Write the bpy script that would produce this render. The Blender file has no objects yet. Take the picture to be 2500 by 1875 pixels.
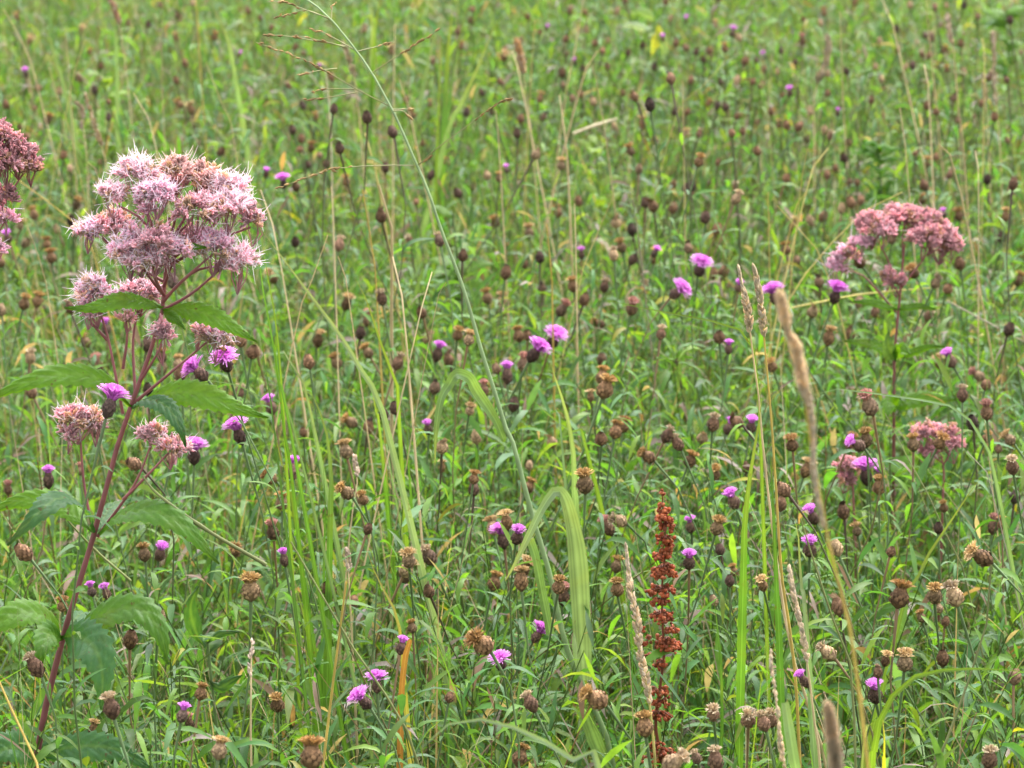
import bpy, math, random
import numpy as np
from mathutils import Vector, Matrix

RAD = math.radians
rng = np.random.default_rng(11)
random.seed(11)
sc = bpy.context.scene
COL = sc.collection

# ------------------------------------------------------------------ camera, sky, sun, exposure
CAM_Z, PITCH, HFOV = 1.75, 14.0, 15.0
cam_data = bpy.data.cameras.new('camera')
cam = bpy.data.objects.new('camera', cam_data)
COL.objects.link(cam)
cam.location = (0, 0, CAM_Z)
cam.rotation_euler = (RAD(90 - PITCH), 0, 0)
cam_data.sensor_width = 36.0
cam_data.lens = 18.0 / math.tan(RAD(HFOV / 2))
cam_data.clip_start, cam_data.clip_end = 0.05, 2000
cam_data.dof.use_dof = True
cam_data.dof.focus_distance = 3.75
cam_data.dof.aperture_fstop = 14.5
sc.camera = cam

SUN_EL, SUN_AZ = 62.0, 25.0          # azimuth: 0 = straight ahead of the camera (+Y), + towards +X
world = bpy.data.worlds.new('World'); sc.world = world; world.use_nodes = True
wn = world.node_tree; wn.nodes.clear()
sky = wn.nodes.new('ShaderNodeTexSky'); sky.sky_type = 'NISHITA'; sky.sun_disc = False
sky.sun_elevation = RAD(SUN_EL); sky.sun_rotation = RAD(SUN_AZ); sky.air_density = 1.0; sky.dust_density = 4.0
hs = wn.nodes.new('ShaderNodeHueSaturation'); hs.inputs['Saturation'].default_value = 0.22
bgn = wn.nodes.new('ShaderNodeBackground'); bgn.inputs['Strength'].default_value = 0.15
won = wn.nodes.new('ShaderNodeOutputWorld')
wn.links.new(sky.outputs[0], hs.inputs['Color']); wn.links.new(hs.outputs[0], bgn.inputs['Color'])
wn.links.new(bgn.outputs[0], won.inputs['Surface'])

sun_data = bpy.data.lights.new('sun', 'SUN')
sun = bpy.data.objects.new('sun', sun_data); COL.objects.link(sun)
sun_data.energy = 1.0; sun_data.angle = RAD(60); sun_data.color = (1.0, 0.975, 0.94)
sd = Vector((math.sin(RAD(SUN_AZ)) * math.cos(RAD(SUN_EL)), math.cos(RAD(SUN_AZ)) * math.cos(RAD(SUN_EL)), math.sin(RAD(SUN_EL))))
sun.rotation_euler = sd.to_track_quat('Z', 'Y').to_euler()
sun.location = sd * 30

sc.view_settings.view_transform = 'Standard'
sc.view_settings.look = 'None'
sc.view_settings.gamma = 1.0
sc.view_settings.use_curve_mapping = False
sc.view_settings.exposure = 2.1
sc.cycles.use_denoising = True
sc.cycles.max_bounces = 7; sc.cycles.diffuse_bounces = 5; sc.cycles.glossy_bounces = 2; sc.cycles.transmission_bounces = 5
sc.cycles.transparent_max_bounces = 4
sc.cycles.caustics_reflective = False; sc.cycles.caustics_refractive = False
sc.cycles.sample_clamp_indirect = 6.0

# ------------------------------------------------------------------ picture <-> place
FPX = 1250.0 / math.tan(RAD(HFOV / 2))
_cp, _sp = math.cos(RAD(PITCH)), math.sin(RAD(PITCH))
def ray(px, py):
    a, b = (px - 1250.0) / FPX, -(py - 937.5) / FPX
    return np.array([a, _cp + b * _sp, -_sp + b * _cp])
CAMP = np.array([0, 0, CAM_Z])
def at_y(px, py, Y):
    d = ray(px, py); return CAMP + d * (Y / d[1])
def at_z(px, py, z):
    d = ray(px, py); return CAMP + d * ((z - CAM_Z) / d[2])
TS = 625.0 / 2211.0
def S(c, r, x, y): return (625.0 * c + TS * x, 469.0 * r + TS * y)
def mpp(Y): return Y / (_cp * FPX)

# ------------------------------------------------------------------ geometry helpers
def nrm(a):
    return a / np.maximum(np.linalg.norm(a, axis=-1, keepdims=True), 1e-9)
def spline(pts, k):
    p = np.asarray(pts, float)
    if len(p) == 2: return p[0] + (p[1] - p[0]) * np.linspace(0, 1, k)[:, None]
    q = np.vstack([2 * p[0] - p[1], p, 2 * p[-1] - p[-2]])
    L = np.concatenate([[0], np.cumsum(np.linalg.norm(np.diff(p, axis=0), axis=1))])
    out = []
    for u in np.linspace(0, L[-1], k):
        i = min(max(int(np.searchsorted(L, u, 'right')) - 1, 0), len(p) - 2)
        t = (u - L[i]) / max(L[i + 1] - L[i], 1e-9)
        a, b, c, d = q[i], q[i + 1], q[i + 2], q[i + 3]
        out.append(0.5 * (2 * b + (c - a) * t + (2 * a - 5 * b + 4 * c - d) * t * t + (-a + 3 * b - 3 * c + d) * t ** 3))
    return np.array(out)
def _cc(C, n, k):
    C = np.asarray(C, float)
    if C.ndim == 1: C = C[None]
    if C.ndim == 2: C = np.repeat(C[:, None, :], k, 1)
    if C.shape[0] == 1 and n > 1: C = np.repeat(C, n, 0)
    return C
def ribbon(P, W, N, C, fold=0.0, across=2):
    P = np.asarray(P, float); n, k, _ = P.shape
    W = np.broadcast_to(np.asarray(W, float), (n, k))[..., None]
    N = np.asarray(N, float)
    if N.ndim == 1: N = N[None, None]
    elif N.ndim == 2: N = N[:, None, :]
    T = nrm(np.gradient(P, axis=1))
    sd_ = nrm(np.cross(T, np.broadcast_to(N, P.shape)))
    nn = np.cross(sd_, T)
    C = _cc(C, n, k)
    if across == 2: V = np.stack([P - sd_ * W, P + sd_ * W], 2)
    else: V = np.stack([P - sd_ * W + nn * W * fold, P, P + sd_ * W + nn * W * fold], 2)
    a = across
    CC = np.repeat(C[:, :, None, :], a, 2)
    base = (np.arange(n)[:, None, None] * k + np.arange(k - 1)[None, :, None]) * a + np.arange(a - 1)[None, None, :]
    F = np.stack([base, base + 1, base + a + 1, base + a], -1).reshape(-1, 4)
    return V.reshape(-1, 3), F, CC.reshape(-1, 3)
def tube(P, Rr, C, sides=5):
    P = np.asarray(P, float); n, k, _ = P.shape
    Rr = np.broadcast_to(np.asarray(Rr, float), (n, k))[..., None, None]
    T = nrm(np.gradient(P, axis=1))
    m = nrm(P[:, -1] - P[:, 0])
    ref = np.where((np.abs(m[:, :1]) < 0.75), np.array([[1., 0, 0]]), np.array([[0, 1., 0.1]]))[:, None, :]
    u = nrm(np.cross(T, np.broadcast_to(ref, P.shape))); v = np.cross(T, u)
    an = np.linspace(0, 2 * np.pi, sides, endpoint=False)
    V = P[:, :, None, :] + Rr * (np.cos(an)[None, None, :, None] * u[:, :, None, :] + np.sin(an)[None, None, :, None] * v[:, :, None, :])
    C = np.repeat(_cc(C, n, k)[:, :, None, :], sides, 2)
    j = np.arange(sides); j2 = (j + 1) % sides
    b = ((np.arange(n)[:, None] * k + np.arange(k - 1)[None, :]) * sides)[..., None]
    F = np.stack([b + j, b + j2, b + sides + j2, b + sides + j], -1).reshape(-1, 4)
    return V.reshape(-1, 3), F, C.reshape(-1, 3)

class Geo:
    def __init__(self): self.V, self.F, self.C, self.n = [], [], [], 0
    def add(self, vfc, M=None, off=None):
        V, F, C = vfc
        if M is not None: V = V @ np.asarray(M)[:3, :3].T + np.asarray(M)[:3, 3]
        if off is not None: V = V + off
        self.V.append(V); self.F.append(F + self.n); self.C.append(C); self.n += len(V); return self
    def arr(self): return np.concatenate(self.V), np.concatenate(self.F), np.concatenate(self.C)
    def mesh(self, name, m, off=None):
        V, F, C = self.arr()
        if off is not None: V = V - np.asarray(off)
        me = bpy.data.meshes.new(name)
        me.vertices.add(len(V)); me.vertices.foreach_set('co', V.astype(np.float32).ravel())
        me.loops.add(F.size); me.loops.foreach_set('vertex_index', F.astype(np.int32).ravel())
        me.polygons.add(len(F)); me.polygons.foreach_set('loop_start', (np.arange(len(F)) * 4).astype(np.int32))
        me.polygons.foreach_set('use_smooth', np.ones(len(F), bool))
        me.update(calc_edges=True)
        ca = me.attributes.new('Col', 'FLOAT_COLOR', 'POINT')
        ca.data.foreach_set('color', np.concatenate([np.clip(C, 0, 1), np.ones((len(C), 1))], 1).astype(np.float32).ravel())
        me.materials.append(m)
        return me
    def obj(self, name, m, parent=None, off=None):
        return link(name, self.mesh(name, m, off), parent)
def link(name, me, parent=None):
    o = bpy.data.objects.new(name, me); COL.objects.link(o)
    if parent is not None: o.parent = parent
    return o
def empty(name, loc):
    o = bpy.data.objects.new(name, None); COL.objects.link(o); o.location = tuple(loc); o.empty_display_size = 0.02
    return o
def tag(o, label=None, cat=None, group=None, kind=None):
    if label: o['label'] = label
    if cat: o['category'] = cat
    if group: o['group'] = group
    if kind: o['kind'] = kind
    return o
PENDING = []   # (object, look, px, py): things whose label is finished at the end
def later(o, look, px, py, cat, group):
    tag(o, None, cat, group); PENDING.append((o, look, px, py))

# ------------------------------------------------------------------ materials
def plant_mat(name, rough=0.5, spec=0.4, transl=0.0, tgain=(1.35, 1.25, 0.55), vary=0.0, nscale=90.0, namt=0.25, bump=0.0, spots=0.0):
    m = bpy.data.materials.new(name); m.use_nodes = True
    nt = m.node_tree; nt.nodes.clear(); N = nt.nodes.new; Lk = nt.links.new
    out = N('ShaderNodeOutputMaterial'); bs = N('ShaderNodeBsdfPrincipled')
    at = N('ShaderNodeAttribute'); at.attribute_name = 'Col'
    tc = N('ShaderNodeTexCoord')
    nz = N('ShaderNodeTexNoise'); nz.inputs['Scale'].default_value = nscale; nz.inputs['Detail'].default_value = 3
    Lk(tc.outputs['Object'], nz.inputs['Vector'])
    mr = N('ShaderNodeMapRange'); mr.inputs['From Min'].default_value = 0.3; mr.inputs['From Max'].default_value = 0.7
    mr.inputs['To Min'].default_value = 1 - namt; mr.inputs['To Max'].default_value = 1 + namt
    Lk(nz.outputs['Fac'], mr.inputs['Value'])
    val = mr.outputs[0]
    if vary:
        oi = N('ShaderNodeObjectInfo'); m2 = N('ShaderNodeMapRange')
        m2.inputs['To Min'].default_value = 1 - vary; m2.inputs['To Max'].default_value = 1 + vary
        Lk(oi.outputs['Random'], m2.inputs['Value'])
        mu = N('ShaderNodeMath'); mu.operation = 'MULTIPLY'; Lk(val, mu.inputs[0]); Lk(m2.outputs[0], mu.inputs[1]); val = mu.outputs[0]
    vm = N('ShaderNodeVectorMath'); vm.operation = 'SCALE'
    Lk(at.outputs['Color'], vm.inputs[0]); Lk(val, vm.inputs['Scale'])
    colr = vm.outputs[0]
    if spots:
        ns = N('ShaderNodeTexNoise'); ns.inputs['Scale'].default_value = 160; ns.inputs['Detail'].default_value = 2; Lk(tc.outputs['Object'], ns.inputs['Vector'])
        nb_ = N('ShaderNodeTexNoise'); nb_.inputs['Scale'].default_value = 22; Lk(tc.outputs['Object'], nb_.inputs['Vector'])
        r1 = N('ShaderNodeMapRange'); r1.inputs['From Min'].default_value = .66; r1.inputs['From Max'].default_value = .74; r1.inputs['To Max'].default_value = spots; Lk(ns.outputs['Fac'], r1.inputs['Value'])
        r2 = N('ShaderNodeMapRange'); r2.inputs['From Min'].default_value = .55; r2.inputs['From Max'].default_value = .75; r2.inputs['To Max'].default_value = .45 * spots; Lk(nb_.outputs['Fac'], r2.inputs['Value'])
        x1 = N('ShaderNodeMixRGB'); x1.inputs[2].default_value = (.10, .055, .02, 1); Lk(r1.outputs[0], x1.inputs[0])
        x2 = N('ShaderNodeMixRGB'); x2.inputs[2].default_value = (.20, .22, .03, 1); Lk(r2.outputs[0], x2.inputs[0]); Lk(colr, x2.inputs[1]); Lk(x2.outputs[0], x1.inputs[1]); colr = x1.outputs[0]
    Lk(colr, bs.inputs['Base Color'])
    bs.inputs['Roughness'].default_value = rough; bs.inputs['Specular IOR Level'].default_value = spec
    if bump:
        bp = N('ShaderNodeBump'); bp.inputs['Strength'].default_value = bump; bp.inputs['Distance'].default_value = 0.001
        n2 = N('ShaderNodeTexNoise'); n2.inputs['Scale'].default_value = nscale * 8; Lk(tc.outputs['Object'], n2.inputs['Vector'])
        Lk(n2.outputs['Fac'], bp.inputs['Height']); Lk(bp.outputs[0], bs.inputs['Normal'])
    if transl:
        tr = N('ShaderNodeBsdfTranslucent'); mx = N('ShaderNodeMixShader'); mx.inputs[0].default_value = transl
        tg = N('ShaderNodeVectorMath'); tg.operation = 'MULTIPLY'; tg.inputs[1].default_value = tgain
        Lk(colr, tg.inputs[0]); Lk(tg.outputs[0], tr.inputs['Color'])
        Lk(bs.outputs[0], mx.inputs[1]); Lk(tr.outputs[0], mx.inputs[2]); Lk(mx.outputs[0], out.inputs['Surface'])
    else: Lk(bs.outputs[0], out.inputs['Surface'])
    return m
M_LEAF = plant_mat('leaf', 0.42, 0.26, 0.48, (1.5, 1.45, 0.5), 0.0, 60, 0.22)
M_LEAFV = plant_mat('leaf_varied', 0.42, 0.26, 0.48, (1.5, 1.45, 0.5), 0.3, 60, 0.22)
M_BIGLEAF = plant_mat('quilted_leaf', 0.45, 0.30, 0.5, (1.6, 1.5, 0.4), 0.08, 120, 0.14, 0.25, .75)
M_BLADE = plant_mat('grass_blade', 0.42, 0.32, 0.5, (1.45, 1.4, 0.5), 0.08, 30, 0.15, 0.0, .5)
M_DRY = plant_mat('straw', 0.65, 0.25, 0.2, (1.1, 1.0, 0.8), 0.0, 40, 0.2)
M_STEM = plant_mat('green_stem', 0.5, 0.35, 0.0, vary=0.15, nscale=50, namt=0.2)
M_HEAD = plant_mat('seed_head', 0.75, 0.2, 0.0, vary=0.4, nscale=300, namt=0.35, bump=0.4)
M_TUFT = plant_mat('dry_tuft', 0.7, 0.2, 0.25, (1.1, 1.0, 0.8), 0.18, 200, 0.2)
M_FLOR = plant_mat('purple_floret', 0.6, 0.25, 0.4, (1.25, 1.0, 1.2), 0.1, 200, 0.15)
M_PINK = plant_mat('pink_floret', 0.65, 0.25, 0.45, (1.2, 1.0, 1.0), 0.0, 70, 0.18)
M_FIL = plant_mat('pale_filament', 0.6, 0.3, 0.45, (1.1, 1.0, 1.05), 0.0, 200, 0.1)
M_DOCK = plant_mat('rust_fruit', 0.6, 0.3, 0.2, (1.5, 0.9, 0.6), 0.0, 200, 0.3)
M_FUR = plant_mat('grass_fur', 0.7, 0.2, 0.4, (1.1, 1.0, 0.85), 0.1, 120, 0.2)
M_BEE = plant_mat('bee_body', 0.6, 0.3, 0.0, nscale=900, namt=0.3)

def ground_mat():
    m = bpy.data.materials.new('meadow_soil'); m.use_nodes = True; nt = m.node_tree
    bs = nt.nodes['Principled BSDF']; bs.inputs['Roughness'].default_value = 0.95; bs.inputs['Specular IOR Level'].default_value = 0.1
    tc = nt.nodes.new('ShaderNodeTexCoord')
    n1 = nt.nodes.new('ShaderNodeTexNoise'); n1.inputs['Scale'].default_value = 35; n1.inputs['Detail'].default_value = 8
    cr = nt.nodes.new('ShaderNodeValToRGB')
    e = cr.color_ramp.elements; e[0].position = 0.3; e[0].color = (0.025, 0.03, 0.01, 1); e[1].position = 0.75; e[1].color = (0.13, 0.10, 0.045, 1)
    x = e.new(0.52); x.color = (0.05, 0.07, 0.02, 1)
    nt.links.new(tc.outputs['Object'], n1.inputs['Vector']); nt.links.new(n1.outputs['Fac'], cr.inputs[0]); nt.links.new(cr.outputs[0], bs.inputs['Base Color'])
    bp = nt.nodes.new('ShaderNodeBump'); bp.inputs['Distance'].default_value = 0.02; nt.links.new(n1.outputs['Fac'], bp.inputs['Height']); nt.links.new(bp.outputs[0], bs.inputs['Normal'])
    return m

# ------------------------------------------------------------------ the ground
gx = np.concatenate([[-600, -200, -60], np.linspace(-20, 20, 41), [60, 200, 600]])
gy = np.concatenate([[-400, -60], np.linspace(-10, 40, 51), [80, 250, 900]])
XX, YY = np.meshgrid(gx, gy)
ZZ = 0.012 * np.sin(XX * 1.7 + 0.6 * YY) + 0.010 * np.sin(YY * 2.3 - XX) - 0.02
gv = np.stack([XX, YY, ZZ], -1).reshape(-1, 3); nx = len(gx)
gi = (np.arange(len(gy) - 1)[:, None] * nx + np.arange(nx - 1)[None]).reshape(-1)
g = Geo(); g.add((gv, np.stack([gi, gi + 1, gi + nx + 1, gi + nx], -1), np.ones((len(gv), 3)) * .1))
tag(g.obj('ground', ground_mat()), 'dark thatchy soil under the meadow plants', 'ground', kind='structure')

# ------------------------------------------------------------------ undergrowth (stuff)
def sample_xy(n, y0, y1, pad, pad0=0.0):
    y = np.linspace(y0, y1, 400); w = (0.1317 * y + pad) - (0 if pad0 == 0 else (0.1317 * y + pad0)); c = np.cumsum(w); c /= c[-1]
    yy = np.interp(rng.random(n), c, y)
    if pad0 == 0: xx = (rng.random(n) * 2 - 1) * (0.1317 * yy + pad)
    else: xx = np.where(rng.random(n) < .5, -1, 1) * (0.1317 * yy + pad0 + rng.random(n) * (pad - pad0))
    return xx, yy
def area(y0, y1, pad, pad0=0.0):
    if pad0: return 2 * (pad - pad0) * (y1 - y0)
    return 0.1317 * (y1 ** 2 - y0 ** 2) + 2 * pad * (y1 - y0)
GREENS = np.array([[.074, .172, .028], [.094, .192, .030], [.058, .150, .032], [.116, .212, .034], [.070, .160, .052], [.142, .222, .038], [.096, .176, .072]])
DRYS = np.array([[.34, .26, .15], [.42, .33, .20], [.26, .18, .10], [.30, .25, .16], [.30, .19, .09]])
def greens(n, dry=0.05, yellow=0.05):
    c = GREENS[rng.integers(0, len(GREENS), n)] * rng.uniform(.7, 1.35, (n, 1)) * rng.uniform(.9, 1.1, (n, 3))
    u = rng.random(n)
    d = u < dry; c[d] = DRYS[rng.integers(0, len(DRYS), d.sum())] * np.array([.8, .78, 1.1]) * rng.uniform(.6, 1.1, (d.sum(), 1))
    y = (u > 1 - yellow); c[y] = np.array([.27, .26, .03]) * rng.uniform(.6, 1.1, (y.sum(), 1))
    return c
def patchy(x, y, sgn):
    f = (np.sin(x * 3.1 + 1.3 * np.sin(y * 1.7)) + np.sin(y * 2.3 + 1.7 * np.sin(x * 2.2 + 1)) + .7 * np.sin(x * 7.3 - y * 5.1)) / 2.7
    k = rng.random(len(x)) < np.clip(.70 + .45 * sgn * f, .25, 1); return x[k], y[k]
def leafy(geo, x, y, hmin, hmax, m, lmin, lmax, k, across, wid=(.050, .090), dry=.08, yellow=.008, stems=True):
    n = len(x); h = hmin + (hmax - hmin) * rng.beta(2.2, 1.5, n)
    lean = rng.normal(0, .22, (n, 2)); ben = rng.normal(0, .18, (n, 2))
    def st(i, t):
        hh = h[i]
        return np.stack([x[i] + hh * (lean[i, 0] * t + ben[i, 0] * t * t), y[i] + hh * (lean[i, 1] * t + ben[i, 1] * t * t), hh * t], -1)
    if stems:
        ks = 4; t = np.linspace(0, 1, ks)
        P = np.stack([st(np.arange(n), np.full(n, tt)) for tt in t], 1)
        sc_ = np.where(rng.random((n, 1)) < .12, np.array([[.20, .13, .06]]), np.array([[.10, .16, .04]])) * rng.uniform(.7, 1.3, (n, 1))
        geo.add(tube(P, (rng.uniform(.0007, .0013, (n, 1)) * (1 - .45 * t)), sc_, 3))
    i = np.repeat(np.arange(n), m); N = n * m
    tl = (np.tile(np.arange(m), n) + rng.random(N)) / m * .74 + .28
    tl = np.minimum(tl, 1.0)
    B = st(i, tl)
    az = rng.random(n)[i] * 6.283 + np.tile(np.arange(m) * 2.4, n) + rng.normal(0, .3, N)
    L = rng.uniform(lmin, lmax, N) * (1.15 - .55 * tl)
    a = rng.uniform(.2, 2.1, N); b = rng.uniform(.1, 1.3, N)
    s = np.linspace(0, 1, k)
    hz = np.stack([np.cos(az), np.sin(az), np.zeros(N)], -1)
    sw = np.stack([-np.sin(az), np.cos(az), np.zeros(N)], -1) * rng.normal(0, .22, (N, 1))
    hl = 1 / np.sqrt(1 + (a - .6 * b) ** 2)
    P = B[:, None] + L[:, None, None] * hl[:, None, None] * (hz[:, None] * s[None, :, None] + sw[:, None] * (s ** 2)[None, :, None])
    P[..., 2] += (L * hl)[:, None] * (a[:, None] * s - b[:, None] * s ** 2)
    prof = np.array([np.interp(q, [0, .12, .45, .8, 1], [.18, .55, 1, .55, .03]) for q in s])
    W = (L * rng.uniform(wid[0], wid[1], N))[:, None] * prof
    roll = rng.normal(0, .55, (N, 1))
    Nn = nrm(np.array([[0, 0, 1.]]) - hz * (a - b * .5)[:, None] * .6 + np.stack([-np.sin(az), np.cos(az), np.zeros(N)], -1) * roll)
    geo.add(ribbon(P, W, Nn, greens(N, dry, yellow), .22, across))
def blades(geo, x, y, Lmin, Lmax, wmin, wmax, k, col, lean=.35, drop=.5):
    n = len(x); L = rng.uniform(Lmin, Lmax, n); az = rng.random(n) * 6.283
    s = np.linspace(0, 1, k); hz = np.stack([np.cos(az), np.sin(az)], -1)
    le = np.abs(rng.normal(0, lean, n)); dr = rng.uniform(0, drop, n) ** 1.5
    P = np.zeros((n, k, 3))
    r = L[:, None] * (le[:, None] * s + dr[:, None] * s ** 2.2)
    P[..., 0] = x[:, None] + hz[:, :1] * r; P[..., 1] = y[:, None] + hz[:, 1:] * r
    P[..., 2] = L[:, None] * (s - .55 * dr[:, None] * s ** 2.6) * np.sqrt(np.maximum(1 - (le[:, None] * .6) ** 2, .3)); P[..., 2] -= .01
    W = rng.uniform(wmin, wmax, (n, 1)) * np.interp(s, [0, .3, .7, 1], [.8, 1, .75, .06])
    tw = rng.normal(0, .5, (n, 2))
    Nn = np.stack([-hz[:, 0] + tw[:, 0], -hz[:, 1] + tw[:, 1], np.full(n, .35)], -1)
    geo.add(ribbon(P, W, Nn, col, 0, 2))
g = Geo()
for (y0, y1, pad, pad0, den, m, k, ac) in ((2.3, 5.6, .35, 0, 330, 19, 5, 3), (5.6, 9.5, .35, 0, 270, 17, 4, 2), (9.5, 15, .4, 0, 120, 13, 4, 2),
                                   (2.3, 15, 1.4, .35, 60, 12, 4, 2)):
    n = int(area(y0, y1, pad, pad0) * den)
    x, y = patchy(*sample_xy(int(n * 1.35), y0, y1, pad, pad0), 1)
    leafy(g, x, y, .28, .63, m, .045, .095, k, ac)
tag(g.obj('leafy_undergrowth', M_LEAF), 'dense low mass of narrow green leaves filling the meadow', 'undergrowth', kind='stuff')
g = Geo()
for (y0, y1, pad, pad0, den, k) in ((2.3, 6, .35, 0, 1050, 5), (6, 10.5, .35, 0, 900, 4), (10.5, 15, .35, 0, 380, 4), (2.3, 15, 1.4, .35, 220, 4)):
    n = int(area(y0, y1, pad, pad0) * den); x, y = patchy(*sample_xy(n, y0, y1, pad, pad0), -1); n = len(x)
    c = greens(n, .16, .012) * np.array([1.08, 1.08, 1.0])
    blades(g, x, y, .30, .68, .0009, .0024, k, c, .42, .7)
n = 9000; x = rng.uniform(-14, 14, n); y = 15 + 30 * rng.random(n) ** 1.5
blades(g, x, y, .3, .6, .004, .012, 4, greens(n, .15, .05))
tag(g.obj('meadow_grass', M_BLADE), 'fine green grass blades growing all through the meadow', 'grass', kind='stuff')
g = Geo()
for (y0, y1, pad, pad0, den, k) in ((2.3, 6, .35, 0, 120, 5), (6, 12, .35, 0, 210, 4), (2.3, 15, 1.4, .35, 40, 4)):
    n = int(area(y0, y1, pad, pad0) * den); x, y = patchy(*sample_xy(n, y0, y1, pad, pad0), -1); n = len(x)
    c = DRYS[rng.integers(0, 4, n)] * rng.uniform(.9, 1.5, (n, 1))
    blades(g, x, y, .40, .76, .0005, .0013, k, c, .36, .4)
n = int(area(2.3, 12, .5) * 260); x, y = sample_xy(n, 2.3, 12, .5)
c = DRYS[rng.integers(0, 5, n)] * rng.uniform(.5, 1.0, (n, 1))
blades(g, x, y, .10, .24, .0015, .005, 4, c, 1.3, .5)
tag(g.obj('dry_grass', M_DRY), 'thin straw coloured dead grass scattered through the green meadow', 'dry grass', kind='stuff')

# ------------------------------------------------------------------ knapweed heads
BROWN = {'b': (.180, .098, .055), 'k': (.085, .050, .036), 'h': (.155, .086, .050), 't': (.170, .096, .048), 'w': (.165, .092, .058),
         'r': (.150, .085, .050), 'p': (.095, .055, .042), 'c': (.120, .070, .050)}
def bulb_geo(kind, seed, lod):
    r = np.random.default_rng(seed * 17 + ord(kind)); g = Geo()
    H, Rm = .0160 * r.uniform(.9, 1.15), .0064 * r.uniform(.88, 1.12)
    if kind in 'pc': H *= 1.0; Rm *= .92
    zz = np.linspace(0, 1, 7 if lod else 5)
    prof = np.interp(zz, [0, .06, .2, .42, .7, .9, 1], [.16, .42, .86, 1, .82, .52, .30])
    ax = np.zeros((1, len(zz), 3)); ax[0, :, 2] = zz * H
    base = np.array(BROWN[kind])
    if seed == 4 and kind in 'btwhr': base = np.array([.30, .20, .115])
    if seed == 3: base = base * np.array([1.0, 1.12, 1.2])
    g.add(tube(ax, (prof * Rm * .92)[None], base * .7, 9 if lod else 6))
    nb = 64 if lod else 26
    t = np.sqrt(np.linspace(.01, .92, nb)); az = np.arange(nb) * 2.39996 + r.random()
    rad = np.interp(t, zz, prof) * Rm
    rad2 = np.interp(np.minimum(t + .22, 1.05), zz, prof) * Rm + .0007
    c, s_ = np.cos(az), np.sin(az)
    p0 = np.stack([c * rad, s_ * rad, t * H], -1); p2 = np.stack([c * rad2, s_ * rad2, np.minimum(t + .24, 1.1) * H], -1)
    p1 = (p0 + p2) / 2 + np.stack([c, s_, 0 * c], -1) * .0009
    P = np.stack([p0, p1, p2], 1)
    W = np.array([.0013, .0017, .0004])[None] * (1.0 if lod else 1.5)
    cc = base * r.uniform(.7, 1.5, (nb, 1))
    C = np.stack([cc * 1.1, cc * 1.25, cc * .55], 1)
    g.add(ribbon(P, W, np.stack([c, s_, 0 * c], -1), C))
    return g, H, Rm
def fan(r, n, r0, z0, r1a, r1b, h_a, h_b, w, ca, cb, k=4, curl=.3):
    az = r.random(n) * 6.283; u = r.random(n)
    c, s_ = np.cos(az), np.sin(az); o = np.stack([c, s_, 0 * c], -1)
    ra = r0 * np.sqrt(r.random(n)); R1 = r1a + (r1b - r1a) * u ** .7; Z1 = h_a + (h_b - h_a) * (u ** 1.2)
    s = np.linspace(0, 1, k); sw = r.normal(0, .25, n)[:, None] * (s ** 2)[None]
    rad = ra[:, None] + (R1 - ra)[:, None] * (s ** 1.6)[None]
    ang = az[:, None] + sw
    P = np.stack([np.cos(ang) * rad, np.sin(ang) * rad, z0 + Z1[:, None] * np.sin(s * (1.57 - curl * u[:, None] * .0))[...]], -1)
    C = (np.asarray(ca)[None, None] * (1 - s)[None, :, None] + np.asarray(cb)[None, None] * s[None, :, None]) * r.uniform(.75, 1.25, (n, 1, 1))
    return ribbon(P, w * np.interp(s, [0, .5, .85, 1], [.6, .9, 1.1, .25]), nrm(o * .6 + np.array([0, 0, .8])), C)
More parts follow.
